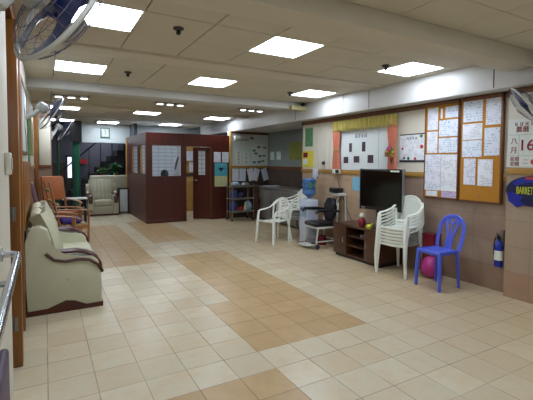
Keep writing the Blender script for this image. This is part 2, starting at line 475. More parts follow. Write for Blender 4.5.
for z in (.32, 1.12):
    mb.box((-.225, 3.322, z-.05), (-.185, 3.332, z+.05), .002); mb.tube([(-.205, 3.32, z-.05), (-.205, 3.32, z+.05)], .007, 8)
o = mb.build('hinge', 'steel', bpy.data.objects['trim_20']); 
# pier closing the left side, painted panel with wooden edging
struct(B('wall_pier', (-.42, 9.95, 0), (.14, 10.25, 2.70), 'tile_r'))
struct(B('wall_pier_panel', (-.10, 9.93, 1.42), (.12, 9.95, 2.44), 'wall_paint', bev=.003))
struct(B('trim_23', (-.2, 9.925, 1.35), (.13, 9.95, 1.42), 'brown', bev=.003))
struct(B('trim_24', (-.2, 9.90, 0), (-.12, 9.95, 2.5), 'orange_wood', bev=.004))
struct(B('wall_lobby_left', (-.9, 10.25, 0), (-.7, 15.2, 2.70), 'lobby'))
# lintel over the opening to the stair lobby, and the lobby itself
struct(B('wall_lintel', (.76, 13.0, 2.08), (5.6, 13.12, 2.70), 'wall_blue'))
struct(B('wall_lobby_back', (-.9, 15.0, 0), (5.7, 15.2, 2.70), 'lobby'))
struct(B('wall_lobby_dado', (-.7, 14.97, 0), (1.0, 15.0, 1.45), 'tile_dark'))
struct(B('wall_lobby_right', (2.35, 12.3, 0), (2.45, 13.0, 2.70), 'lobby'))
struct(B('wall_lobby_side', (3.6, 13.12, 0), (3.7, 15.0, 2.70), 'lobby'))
struct(B('wall_back', (-.9, -1.7, 0), (5.7, -1.6, 2.70), 'wall_paint'))
# bright doorway at the far end of the lobby
d = struct(B('door_2', (.68, 14.94, .95), (.80, 14.97, 1.65), 'door_glow'))
struct(MB().box((.62, 14.93, 0), (.68, 14.97, 1.7)).box((.80, 14.93, 0), (.86, 14.97, 1.7)).box((.62, 14.93, 1.65), (.86, 14.97, 1.72)).build('trim_25', 'grey_dark'))
# baseboards
struct(B('baseboard_left', (XL, 4.12, 0), (XL+.012, 9.9, .07), 'dark_wood'))

# ------------------------------------------------------------------ office cubicle
OY = 9.7; OX = 2.13; OH = 2.215
office = struct(MB().box((OX, OY, 0), (2.275, OY+.06, OH)).box((2.275, OY, 0), (2.985, OY+.06, 1.155)).box((2.275, OY, 1.91), (2.985, OY+.06, OH))
    .box((2.985, OY, 0), (3.13, OY+.06, OH)).box((3.13, OY, 1.90), (3.80, OY+.06, OH)).box((3.80, OY, 0), (4.31, OY+.06, OH)).build('wall_office_front', 'red_wood', smooth=0))
struct(MB().box((OX, OY+.06, 0), (OX+.06, 12.3, 1.2)).box((OX, OY+.06, 1.93), (OX+.06, 12.3, OH)).box((OX, 10.42, 1.2), (OX+.06, 10.72, 1.93))
    .box((OX, 11.55, 1.2), (OX+.06, 12.2, 1.93)).build('wall_office_side', 'red_wood', smooth=0))
struct(B('trim_26', (OX-.02, 12.2, 0), (OX+.08, 12.3, OH), 'yellow_wood', bev=.004))
struct(B('wall_office_back', (OX, 12.24, 0), (5.6, 12.3, OH), 'wall_blue'))
struct(B('wall_office_right', (4.31, 9.8, 0), (4.36, 12.24, OH), 'wall_paint'))
mb = MB()
for a, c in (((2.275, OY-.012, 1.13), (2.985, OY, 1.155)), ((2.275, OY-.012, 1.91), (2.985, OY, 1.93))): mb.box(a, c, .003)
for x in (OX+.0, 2.27, 2.99, 3.118): mb.box((x-.006, OY-.006, .1), (x+.006, OY, OH-.02), .002)
mb.box((OX, OY-.01, 0), (3.13, OY, .09), .003)
struct(mb.build('trim_27', 'red_wood'))
w = struct(MB().box((2.275, OY+.005, 1.155), (2.30, OY+.05, 1.91)).box((2.96, OY+.005, 1.155), (2.985, OY+.05, 1.91)).box((2.30, OY+.005, 1.885), (2.96, OY+.05, 1.91)).build('window_1', 'shelf_white'))
B('glass', (2.30, OY+.025, 1.16), (2.96, OY+.031, 1.885), 'pane', w)
for i, (a, b_) in enumerate(((9.80, 10.42), (10.72, 11.55))):
    w = struct(MB().box((OX+.01, a, 1.2), (OX+.05, a+.04, 1.93)).box((OX+.01, b_-.04, 1.2), (OX+.05, b_, 1.93)).build('window_%d' % (i+2), 'yellow_wood'))
    B('glass', (OX+.027, a+.04, 1.2), (OX+.033, b_-.04, 1.93), 'pane', w)
# door leaf of the cubicle, standing ajar
d = thing('cubicle_door', 'dark red cubicle door standing ajar with a tall narrow glass pane', 'door', (3.79, OY+.03, 0), 0)
th = math.radians(100); L = .42
mt = Matrix.Translation((0, 0, 0)) @ Matrix.Rotation(th, 4, 'Z')
# leaf along local +x after rotation
mtl = Matrix.Rotation(math.radians(143), 4, 'Z')
dx = .47
leaf = MB()
for a, c in (((0, -.02, .012), (dx, .02, 1.17)), ((0, -.02, 1.17), (.14, .02, 1.80)), ((.33, -.02, 1.17), (dx, .02, 1.80)), ((0, -.02, 1.80), (dx, .02, 1.89))): leaf.box(a, c, mat=mtl)
lf = leaf.build('leaf', 'red_wood', d, smooth=0)
MB().box((.14, -.006, 1.17), (.33, .006, 1.80), mat=mtl).build('glass', 'files', d)
MB().tube([(dx-.04, .02, 1.03), (dx-.04, .07, 1.03)], .012, mat=mtl).box((dx-.13, .06, 1.02), (dx-.03, .075, 1.045), .004, mat=mtl).build('door_handle', 'chrome', lf)
struct(B('trim_28', (3.775, OY-.008, 0), (3.80, OY+.062, 1.90), 'brown'))
# inside the cubicle
t = thing('file_shelving', 'tall white shelving full of pale files behind the cubicle window', 'shelf', (2.98, 12.05, 0))
B('carcass', (-.75, .02, 0), (.72, .18, 2.2), 'shelf_white', t)
B('file_row', (-.73, -.12, .75), (.70, .02, 2.15), 'files', t)
B('cupboard', (-.75, -.16, 0), (.72, .02, .72), 'shelf_white', t)
t = thing('filing_cabinet', 'pale yellow drawer cabinet seen through the cubicle doorway', 'cabinet', (4.01, 11.7, 0))
B('carcass', (-.27, 0, 0), (.27, .45, 1.05), 'yellow_wood', t)
for k in range(4): 
    dd = B('drawer', (-.26, -.018, .05+k*.245), (.26, 0, .275+k*.245), 'yellow_wood', t, .004)
    B('handle', (-.1, -.03, .17+k*.245), (.1, -.018, .185+k*.245), 'steel', dd, .003)
t = thing('wall_cupboard', 'yellow wooden wall cupboard above the drawer cabinet in the cubicle', 'cupboard', (4.01, 11.9, 1.15))
B('carcass', (-.27, 0, 0), (.27, .30, 1.0), 'yellow_wood', t)
B('door', (-.26, -.016, .02), (-.005, 0, .98), 'yellow_wood', t, .003); B('door', (.005, -.016, .02), (.26, 0, .98), 'yellow_wood', t, .003)
tag(B('paper_sheet', (3.82, 11.87, 1.55), (4.12, 11.883, 1.84), PM[1]), 'wide white paper sheet on the wall cupboard inside the cubicle', 'paper')
tag(B('paper_sheet', (3.92, 11.87, 1.2), (4.18, 11.883, 1.50), PM[0]), 'lower white paper sheet on the wall cupboard inside the cubicle', 'paper')
o = thing('desk_surface', 'dark desk behind the cubicle window', 'desk', (2.62, 11.0, 0))
B('desktop', (-.38, -.28, .70), (.38, .28, .74), 'dark_wood', o); 
for sx in (-.34, .34): B('side_panel', (sx-.02, -.26, 0), (sx+.02, .26, .70), 'dark_wood', o)

# a person seated behind the window: one skinned body
def skin_body(name, verts, edges, radii, mat, parent, root=0, sub=2):
    me = bpy.data.meshes.new(name); me.from_pydata(verts, edges, [])
    o = bpy.data.objects.new(name, me); COL.objects.link(o)
    m = o.modifiers.new('s', 'SKIN'); 
    for i, r in enumerate(radii):
        me.skin_vertices[0].data[i].radius = (r, r) if not isinstance(r, tuple) else r
        me.skin_vertices[0].data[i].use_root = (i == root)
    m2 = o.modifiers.new('d', 'SUBSURF'); m2.levels = sub; m2.render_levels = sub
    bpy.context.view_layer.update(); dg = bpy.context.evaluated_depsgraph_get()
    m3 = bpy.data.meshes.new_from_object(o.evaluated_get(dg)); m3.name = name; m3.materials.clear(); m3.materials.append(M[mat])
    for p in m3.polygons: p.use_smooth = True
    bpy.data.objects.remove(o)
    r = bpy.data.objects.new(name, m3); COL.objects.link(r); r.parent = parent
    return r
def person(label, loc, rz, lean=0):
    t = thing('person', label, 'person', loc, rz)
    V = [(0, 0, .48), (0, .02, .62), (0, .02, .80), (0, 0, .93), (0, -.02, 1.02), (0, -.04, 1.10), (0, -.045, 1.19),
         (.17, 0, .92), (.22, -.05, .68), (.16, -.28, .76), (-.17, 0, .92), (-.22, -.05, .68), (-.16, -.28, .76),
         (.10, -.02, .47), (.12, -.42, .48), (.12, -.44, .07), (.12, -.55, .04), (-.10, -.02, .47), (-.12, -.42, .48), (-.12, -.44, .07), (-.12, -.55, .04),
         (.15, -.34, .76), (-.15, -.34, .76)]
    E_ = [(0, 1), (1, 2), (2, 3), (3, 4), (4, 5), (5, 6), (3, 7), (7, 8), (8, 9), (3, 10), (10, 11), (11, 12), (0, 13), (13, 14), (14, 15), (15, 16), (0, 17), (17, 18), (18, 19), (19, 20), (9, 21), (12, 22)]
    R_ = [(.15, .12), (.14, .10), (.15, .10), (.12, .08), .05, (.075, .085), (.075, .09), .055, .042, .03, .055, .042, .03, .08, .06, .042, .035, .08, .06, .042, .035, .03, .03]
    skin_body('body', V, E_, R_, 'skin', t)
    R2 = [(.17, .14), (.16, .12), (.17, .12), (.12, .085)]
    skin_body('shirt', [V[0], V[1], V[2], V[3], V[7], V[8], V[10], V[11]], [(0, 1), (1, 2), (2, 3), (3, 4), (4, 5), (3, 6), (6, 7)], R2+[.07, .056, .07, .056], 'shirt', t)
    MB().lathe([(0, .125), (.05, .115), (.085, .08), (.1, .03), (.098, -.02), (.085, -.06), (.06, -.075), (0, -.08)], 16, (0, -.025, 1.18)).build('hair', 'hair', t)
    return t
# only the crown of the head shows above the sill
t = thing('office_stool', 'office chair behind the cubicle window', 'chair', (2.70, 10.15, 0))
MB().box((-.2, -.2, .38), (.2, .2, .44), .03, 3).build('seat', 'black_vinyl', t); MB().tube([(0, 0, .04), (0, 0, .38)], .025).build('post', 'steel', t)
MB().box((-.22, -.02, .0), (.22, .02, .04), .01).box((-.02, -.22, .0), (.02, .22, .04), .01).build('base', 'black', t)
person('person seated, top of black-haired head showing above the cubicle window sill', (2.70, 10.15, .0), PI)
t = thing('hanging_coat', 'white coat with dark collar hanging at the right edge of the cubicle window', 'coat', (3.09, 10.3, .93))
MB().lathe([(0, 0), (.12, .01), (.11, .3), (.13, .55), (.07, .68), (0, .70)], 14).build('cloth', 'shirt', t)
MB().tube([(-.10, -.09, .38), (-.07, -.1, .55), (-.02, -.08, .70)], [.02, .03, .02]).build('collar', 'bag_navy', t)
MB().tube([(0, 0, .69), (0, 0, .95), (0, .05, 1.0), (.0, .1, .95)], .006).build('hook', 'steel', t)

# notices on the office front
def sheet(label, a, c, mat, cat='paper', group=None, name='paper_sheet', bev=0):
    return tag(B(name, a, c, mat, None, bev), label, cat, group)
G1 = 'notices on the red cubicle wall'
sheet('left white notice of the pair taped high on the red cubicle panel', (3.87, OY-.004, 1.50), (4.06, OY-.001, 1.77), PM[0], group=G1)
sheet('right white notice of the pair taped high on the red cubicle panel', (4.10, OY-.004, 1.50), (4.29, OY-.001, 1.77), PM[1], group=G1)
t = thing('poster', 'teal and cream poster on the red cubicle panel under two white notices', 'poster', (4.07, OY-.003, .86))
B('upper_print', (-.18, -.002, .28), (.18, .002, .62), 'teal_poster', t); B('lower_print', (-.18, -.002, 0), (.18, .002, .28), 'cream_poster', t)
MB().prism([(-.09, .50), (.09, .50), (0, .40)], 1, -.004, -.002).build('emblem', 'sign_navy', t)

# things on the white notice wall
def glyph_sheet(label, x0, x1, z0, z1, y, nrow, ncol, s, seed, cat='paper', name='paper_sheet', mat=None):
    t = thing(name, label, cat, (0, y, 0))
    B('sheet', (x0, -.002, z0), (x1, .002, z1), mat or 'cal', t)
    mb = MB()
    for r in range(nrow):
        for c in range(ncol):
            cx = x0+(x1-x0)*(c+.5)/ncol; cz = z1-(z1-z0)*(r+.5)/nrow
            strokes(mb, cx, cz, s, lambda u, v, d: (u, -.002-d, v), seed+r*7+c)
    mb.build('writing', 'black_ink', t, smooth=0); return t
glyph_sheet('white banner with a column of black characters, nearest the red cubicle', 4.50, 4.66, 1.45, 1.80, 9.696, 4, 1, .06, 3, 'banner', 'wall_banner')
glyph_sheet('white banner with sparse black characters, left of the butterfly picture', 4.72, 4.90, 1.45, 1.80, 9.696, 3, 1, .055, 9, 'banner', 'wall_banner')
t = thing('butterfly_picture', 'pale green picture of blue and green butterflies on the notice wall', 'picture', (5.22, 9.695, 1.46))
B('sheet', (-.22, -.002, 0), (.22, .003, .56), 'cal', t)
rd = random.Random(4); BM = [plain('butterfly_teal', '#2c7a78', .5), plain('butterfly_blue', '#34508c', .5), plain('butterfly_green', '#4c8c5c', .5)]
for k in range(9):
    mb = MB(); cx = -.14+.14*(k % 3)+rd.uniform(-.04, .04); cz = .08+.16*(k//3)+rd.uniform(-.06, .06)
    for sg in (-1, 1): mb.lathe([(0, 0), (.028, 0), (.028, .003), (0, .003)], 8, mat=Matrix.Translation((cx+sg*.026, -.003, cz+.02)) @ Matrix.Rotation(PI/2, 4, 'X'))
    mb.box((cx-.006, -.008, cz-.03), (cx+.006, -.003, cz+.04)).build('butterfly', BM[k % 3], t)
G2 = 'white sheets hanging under the wooden rail'
for k, (x, tilt, w_) in enumerate(((4.47, .0, .19), (4.68, .03, .19), (4.90, -.22, .18), (5.12, .25, .18), (5.33, -.28, .18))):
    nm = ('first', 'second', 'third', 'fourth', 'fifth')[k]
    o = MB().box((-w_/2, -.002, -.34), (w_/2, .002, 0)).build('hanging_sheet', PM[k % 3], None, (x, 9.655-(k % 2)*.012, 1.335)); o.rotation_euler.y = tilt
    tag(o, '%s from the left of the five white sheets hanging over the trolley' % nm, 'paper', G2)
t = thing('air_conditioner', 'small white wall unit high on the pale wall right of the cubicle', 'air conditioner', (4.64, 9.69, 2.08))
B('casing', (-.22, -.12, 0), (.22, 0, .13), 'white_pl2', t, .02, 3); B('louver', (-.19, -.125, .015), (.19, -.119, .04), 'grey_line', t)
t = thing('security_camera', 'small dark security camera beside the white wall unit', 'camera', (4.95, 9.68, 2.17))
MB().tube([(0, 0, 0), (0, -.12, -.02)], .025).build('housing', 'black', t); MB().tube([(0, .02, 0), (0, .02, .05)], .01).build('bracket', 'steel', t)
o = tag(MB().box((0, -.28, -.22), (.006, .28, .22), .001).build('olive_poster', 'poster_olive', None, (5.49, 8.3, 1.80)), 'olive green poster on the grey alcove wall', 'poster')
for y, z, h in ((9.40, 1.70, .2), (9.05, 1.66, .22)):
    pass
tag(B('wall_notice_strip', (5.49, 9.35, 1.58), (5.498, 9.55, 1.80), 'butterfly'), 'dim greenish notice at the back of the grey alcove wall, further from the olive poster', 'notice')
tag(B('wall_notice_strip', (5.49, 9.0, 1.58), (5.498, 9.22, 1.80), 'butterfly'), 'dim greenish notice on the grey alcove wall, nearer the olive poster', 'notice')

# ------------------------------------------------------------------ ceiling lights
def light_unit(label, loc, group, w=.567):
    t = thing('ceiling_light', label, 'ceiling light', loc, 0, group)
    h = w/2
    MB().box((-h-.003, -h-.003, 0), (h+.003, -h+.012, .03)).box((-h-.003, h-.012, 0), (h+.003, h+.003, .03)).box((-h-.003, -h, 0), (-h+.012, h, .03)).box((h-.012, -h, 0), (h+.003, h, .03)).build('frame', 'white_pl', t, smooth=0)
    B('diffuser', (-h+.012, -h+.012, .004), (h-.012, h-.012, .012), 'lamp', t)
    return t
GL = 'square ceiling light panels'
rown = {(0, 3): 'over the near left corner, before the deep beam', (1, 1): 'in the bay behind the deep beam', (2, 1): 'in the second bay from the deep beam', (4, 1): 'in the bay before the red cubicle', (5, 1): 'above the clock lintel'}
coln = {1: 'left', 4: 'middle', 7: 'right'}
first = None
for (bi, j, i) in sorted(lightcells):
    ys = bays[bi]; x = (XS[i]+XS[i+1])/2; y = (ys[j]+ys[j+1])/2
    lab = 'bright square ceiling panel on the %s %s' % (coln[i], rown[(bi, j)])
    if bi == 0: lab = 'square ceiling panel on the %s, out of frame behind the viewer' % coln[i]
    if first is None: first = light_unit(lab, (x, y, ZC), GL)
    else: dup(first, (x, y, ZC), 0, lab, GL)
dup(first, (1.63, 12.35, ZC-.013), 0, 'bright ceiling panel just before the lintel with the clock', GL)
dup(first, (.45, 12.3, ZC-.013), 0, 'thin-looking far ceiling panel above the small dark fan', GL)
dup(first, (3.37, 12.0, ZC-.013), 0, 'farthest ceiling panel, seen just over the top of the red cubicle', GL)
dup(first, (1.7, 14.2, ZC-.013), 0, 'unseen ceiling panel added to light the stair lobby, hidden behind the clock lintel', GL)  # extra panel, added out of sight to brighten the dark lobby
dup(first, (3.93, 9.65, ZC-.013), 0, 'ceiling panel near the soffit above the right end of the red cubicle', GL)
# triple spot clusters
def spots(label, loc):
    t = thing('spotlight_fitting', label, 'ceiling spotlight', loc, 0, 'triple spotlight fittings')
    B('plate', (-.30, -.07, .004), (.30, .07, .02), 'wire', t)
    for k in (-1, 0, 1):
        MB().lathe([(.07, 0), (.07, -.03), (.06, -.03), (.06, -.02), (0, -.02)], 16, (k*.2, 0, .004)).build('rim', 'white_pl', t)
        MB().lathe([(0, -.026), (.058, -.026), (.058, -.02), (0, -.02)], 16, (k*.2, 0, .004)).build('lamp', 'spot', t)
    return t
s1 = spots('left row of three small spot lamps, beyond the second pale beam', (.43, 7.76, ZC-.01))
dup(s1, (2.16, 7.70, ZC-.01), 0, 'middle row of three small spot lamps, beyond the second pale beam')
dup(s1, (3.92, 7.65, ZC-.01), 0, 'row of three small spot lamps on the ceiling next to the right soffit')
# sprinkler / detector heads
def det(label, x, y, first=[None]):
    if first[0] is None:
        t = thing('smoke_detector', label, 'smoke detector', (x, y, ZC), 0, 'round ceiling detectors')
        MB().lathe([(.045, 0), (.045, -.012), (.03, -.02), (0, -.02)], 16).build('base', 'grey_dark', t)
        MB().lathe([(.016, -.02), (.022, -.045), (.012, -.06), (0, -.06)], 12).build('sensor', 'black', t); first[0] = t
    else: dup(first[0], (x, y, ZC), 0, label)
det('dark round detector on the ceiling between the left and middle near panels', 1.02, 3.37)
det('dark round detector beside the left panel of the second bay', .95, 5.33)
det('small detector left of the near right ceiling panel', 3.51, 3.40)
det('small detector beside the right panel of the second bay', 3.51, 5.48)
t = thing('emergency_light', 'small yellowish emergency light box where the pale beam meets the soffit', 'emergency light', (4.24, 6.31, 2.50))
B('housing', (-.19, -.06, 0), (.15, .038, .085), 'lamp_box', t, .01); MB().tube([(.06, -.04, .10), (.06, -.075, .11)], .035, 12).build('lamp_head', 'black', t)
MB().tube([(.12, .03, .09), (.16, .03, .16)], .008).build('cable', 'black', t)

# ------------------------------------------------------------------ wall fans
def fan(label, center, normal, mount, sc=1.0, up=(0, 0, 1)):
    t = thing('wall_fan', label, 'fan', center, 0, 'wall mounted blue bladed fans')
    n = Vector(normal).normalized(); u = Vector(up).cross(n).normalized(); v = n.cross(u)
    F = Matrix(((u.x, v.x, n.x, 0), (u.y, v.y, n.y, 0), (u.z, v.z, n.z, 0), (0, 0, 0, 1))) @ Matrix.Scale(sc, 4)
    R = .21
    def ring(r, z, th, mb, nn=48): mb.tube([(r*math.cos(a), r*math.sin(a), z) for a in [2*PI*k/nn for k in range(nn)]], th, 6, closed=True, mat=F)
    mb = MB(); ring(R, 0, .009, mb); mb.build('cage_rim', 'fan_grey', t)
    for nm, sg in (('front_cage', 1), ('back_cage', -1)):
        mb = MB()
        for r, z in ((.07, .075), (.13, .062), (.175, .04)): ring(r, z*sg, .0013, mb, 32)
        for k in range(28):
            a = 2*PI*k/28; c, s_ = math.cos(a), math.sin(a)
            mb.tube([(r*c, r*s_, z*sg) for r, z in ((.04, .078), (.1, .07), (.15, .055), (.19, .028), (.208, .003))], .0009, 4, cap=False, mat=F)
        mb.build(nm, 'wire', t)
    mb = MB(); mb.lathe([(0, .09), (.04, .088), (.045, .075), (0, .072)], 20, mat=F); mb.build('badge', 'fan_grey', t)
    hub = MB().lathe([(0, .035), (.028, .03), (.033, -.01), (0, -.02)], 16, mat=F).build('hub', 'fan_blue', t)
    for k in range(3):
        a0 = 2*PI*k/3+1.9
        def fb(uu, vv):
            r = .025+.155*uu; w = (.95+.6*uu)*(1-.12*uu)
            a = a0+(vv-.5)*w*1.7
            return (r*math.cos(a), r*math.sin(a), (vv-.5)*.06*(1-.3*uu))
        MB().grid(fb, 8, 8, .003, mat=F).build('blade', 'fan_blue', t)
    MB().lathe([(0, -.17), (.035, -.168), (.055, -.15), (.058, -.08), (.045, -.055), (0, -.05)], 20, mat=F).build('motor_housing', 'fan_grey', t)
    # bracket arm to the wall
    p0 = F @ Vector((0, 0, -.13)); m = Vector(mount)-Vector(center)
    mid = Vector((p0.x*.6+m.x*.4, p0.y*.6+m.y*.4, p0.z-.10*sc))
    MB().tube([p0, mid, m*.97+Vector((0, 0, -.02))], [.024*sc, .024*sc, .03*sc], 10).build('bracket_arm', 'fan_grey', t)
    sx = 1 if m.x > 0 else -1
    MB().box((m.x-sx*.03, m.y-.05, m.z-.10), (m.x, m.y+.05, m.z+.08), .01, 3).build('wall_bracket', 'fan_grey', t)
    MB().tube([m+Vector((-sx*.02, 0, -.10)), m+Vector((-sx*.03, .01, -.22)), m+Vector((-sx*.03, .02, -.4))], .004, 6).build('pull_cord', 'black', t)
    return t
fan('large wall fan with dark blue blades cut off by the top left corner', (.05, 1.60, 2.03), (.78, .42, -.46), (XL, 1.42, 2.05))
fan('blue wall fan on the left wall near the three small spot lamps', (.08, 5.1, 2.04), (.84, .16, -.54), (XL, 5.0, 1.99))
fan('far dark wall fan beyond the cream panel of the left pier', (.43, 10.6, 2.24), (.84, .12, -.5), (.14, 10.2, 2.1), 1.3)
fan('wall fan on the right pilaster above the calendar', (4.24, 2.22, 2.10), (-.41, .70, -.59), (4.54, 2.2, 2.12))
# red and orange cable bundle by the near fan
t = thing('cable_bundle', 'dark cables looped beside the near left fan', 'cable', (XL+.02, 1.5, 1.9))
MB().tube([(0.02, .02, .22), (0.02, 0.01, .1), (.02, .02, .02), (.025, .05, -.03), (.03, .08, .0), (.03, .06, .04), (.02, .03, 0)], .003, 6).build('loop', 'black', t)

# ------------------------------------------------------------------ items on the left wall
t = thing('grab_rail', 'chrome grab rail on the near left wall', 'handrail', (XL, 0, 1.04))
MB().tube([(.08, .3, 0), (.08, 2.24, 0), (.075, 2.29, 0), (.05, 2.31, 0), (0, 2.31, 0)], .017, 12).build('bar', 'chrome', t)
MB().tube([(.08, 1.75, 0), (0, 1.75, 0)], .012, 10).build('bracket', 'chrome', t)
MB().lathe([(0, 0), (.035, 0), (.035, .012), (0, .012)], 16, mat=Matrix.Translation((0, 2.31, 0)) @ Matrix.Rotation(PI/2, 4, 'Y')).build('flange', 'chrome', t)
t = thing('light_switch', 'white light switch box on the near left wall', 'light switch', (XL, 2.75, 1.42))
B('box', (0, -.06, 0), (.03, .06, .13), 'white_pl', t, .006); B('rocker', (.03, -.03, .03), (.036, .03, .10), 'white_pl2', t, .003)
t = thing('folding_chair', 'folded purple vinyl chair leaning on the wall in the bottom left corner', 'chair', (XL, 1.55, 0))
MB().box((.03, -.35, .30), (.065, .30, .76), .034, 4, mat=Matrix.Identity(4)).build('padded_back', 'purple', t)
for y in (-.28, .22): MB().tube([(.05, y, 0), (.045, y, .4)], .012).build('leg', 'chrome', t)
# boards and papers along the left wall
t = thing('pale_notice_board', 'narrow pale blue board high on the left wall past the orange door post', 'board', (XL, 4.9, 1.6))
B('panel', (.003, -.65, 0), (.02, .65, .66), 'wall_blue', t); MB().box((0, -.68, -.03), (.028, -.65, .69)).box((0, .65, -.03), (.028, .68, .69)).box((0, -.65, .66), (.028, .65, .69)).box((0, -.65, -.03), (.028, .65, 0)).build('frame', 'brown', t)
tag(B('timber_board', (XL+.02, 4.25, .85), (XL+.035, 6.3, 1.5), 'orange_wood', None, .004), 'yellow-brown timber board on the left wall behind the near sofa', 'board')
tag(B('green_pennant', (XL, 6.4, 1.5), (XL+.02, 6.6, 2.1), 'poster_green'), 'narrow green wall hanging on the left wall under the fan', 'wall hanging')
tag(B('wall_picture', (XL, 7.2, 1.6), (XL+.02, 8.6, 2.2), 'poster_olive'), 'olive picture on the left wall before the pier', 'picture')

# ------------------------------------------------------------------ sofas
def cushion(mb, a, c, bulge=.02, bev=.04, mat=None):
    return mb.box(a, c, bev, 4, mat)
def sofa(name, label, cat, loc, rz, W, seats, leather='leather', group=None):
    t = thing(name, label, cat, loc, rz, group)
    AT = .15
    for sg in (-1, 1):
        x0, x1 = (sg*(W/2-AT), sg*W/2); lo, hi = min(x0, x1), max(x0, x1)
        prof = [(.335, .03), (.34, .40), (.34, .72), (.325, .81), (.28, .865), (.21, .87), (.15, .83), (.125, .74), (.12, .66), (.04, .58), (-.06, .545), (-.16, .54), (-.25, .535), (-.30, .49), (-.325, .40), (-.335, .22), (-.335, .03)]
        MB().prism(prof, 0, lo, hi, .018, 3).build('side_panel', leather, t)
        # base plinth with arched top line
        pl = [(.345, 0), (.345, .05), (.16, .055), (.08, .085), (0, .115), (-.08, .10), (-.15, .065), (-.19, .045), (-.345, .05), (-.345, 0)]
        MB().prism(pl, 0, lo-.004, hi+.004, .002, 1).build('plinth', 'arm_wood', t)
        cx = (lo+hi)/2
        path = [(cx, .17, .665), (cx, .08, .625), (cx, 0, .625), (cx, -.1, .625), (cx, -.2, .60), (cx, -.28, .55), (cx, -.325, .47), (cx, -.345, .37)]
        path = [(x, y, z-.03) for x, y, z in path]
        MB().tube(path, [(.04, .018), (.062, .022), (.068, .022), (.068, .022), (.068, .022), (.062, .022), (.055, .020), (.03, .014)], 10, flat=(0, 0, 1)).build('armrest', 'arm_wood', t)
        path2 = [(cx+sg*.078, .17, .60), (cx+sg*.08, .10, .53), (cx+sg*.08, 0, .505), (cx+sg*.08, -.12, .515), (cx+sg*.08, -.22, .50), (cx+sg*.08, -.30, .44), (cx+sg*.07, -.345, .36)]
        MB().tube(path2, .015, 8).build('side_rail', 'arm_wood', t)
    wi = W-2*AT; sw = wi/seats
    B('base', (-wi/2, -.30, .03), (wi/2, .30, .28), leather, t, .01)
    B('front_plinth', (-wi/2, -.315, 0), (wi/2, -.30, .05), 'arm_wood', t)
    B('back_shell', (-wi/2-.02, .25, .03), (wi/2+.02, .335, .84), leather, t, .03, 3)
    for k in range(seats):
        x0 = -wi/2+k*sw
        MB().box((x0+.004, -.345, .27), (x0+sw-.004, .2, .43), .045, 4).build('seat_cushion', leather, t)
        def fb(u, v):
            x = x0+.004+(sw-.008)*u
            rib = .022*abs(math.sin(u*PI*5))
            edge = min(u, 1-u)*8; edge = min(1, edge)**.5
            zz = .38+.56*v
            y = .19-.05*math.sin(v*PI)+.12*v - (rib+.02)*edge - .03*math.sin(min(v*3, 1)*PI)
            return (x, y, zz)
        MB().grid(lambda u, v: fb(u, v), 30, 12, -.13).build('back_cushion', leather, t)
        MB().tube([(x0+.03, .25, .93), (x0+sw/2, .25, .945), (x0+sw-.03, .25, .93)], [.05, .06, .05], 12).build('head_roll', leather, t)
    MB().tube([(-W/2-.001, -.02, .32), (-W/2-.008, -.02, .32)], .01, 10).build('button', 'leather2', t)
    return t
sofa('cream_sofa', 'cream leather sofa with dark curved wooden arms against the left wall', 'sofa', (.165, 5.17, 0), PI/2, 1.60, 2)
sofa('cream_armchair', 'cream leather armchair with dark wooden arms facing the hall, beside the white panelled cabinet', 'armchair', (1.41, 12.05, 0), 0, .80, 1, 'leather2')
t = thing('cream_settee', 'cream settee seen from behind, just beyond the cream armchair', 'sofa', (1.67, 12.62, 0), PI)
MB().box((-.54, .10, .12), (.54, .20, 1.10), .04, 3).build('backrest', 'leather2', t); MB().box((-.54, -.3, .12), (.54, .1, .45), .04, 3).build('seat', 'leather2', t)
for sx in (-1, 1):
    MB().tube([(sx*.48, .12, 0), (sx*.48, .12, .12)], .025).build('leg', 'arm_wood', t); MB().tube([(sx*.48, -.25, 0), (sx*.48, -.25, .12)], .025).build('leg', 'arm_wood', t)
t = thing('side_cabinet', 'small white panelled cabinet with brown frame left of the red cubicle', 'cabinet', (1.99, 12.0, 0))
B('carcass', (-.13, 0, .03), (.13, .25, .74), 'dark_wood', t); B('door', (-.105, -.012, .05), (.105, 0, .70), 'wall_blue', t, .004)
for sx in (-.11, .11):
    for y in (.03, .22): MB().tube([(sx, y, 0), (sx, y, .03)], .012).build('foot', 'black', t)
B('knob', (.07, -.025, .38), (.085, -.012, .40), 'steel', t)

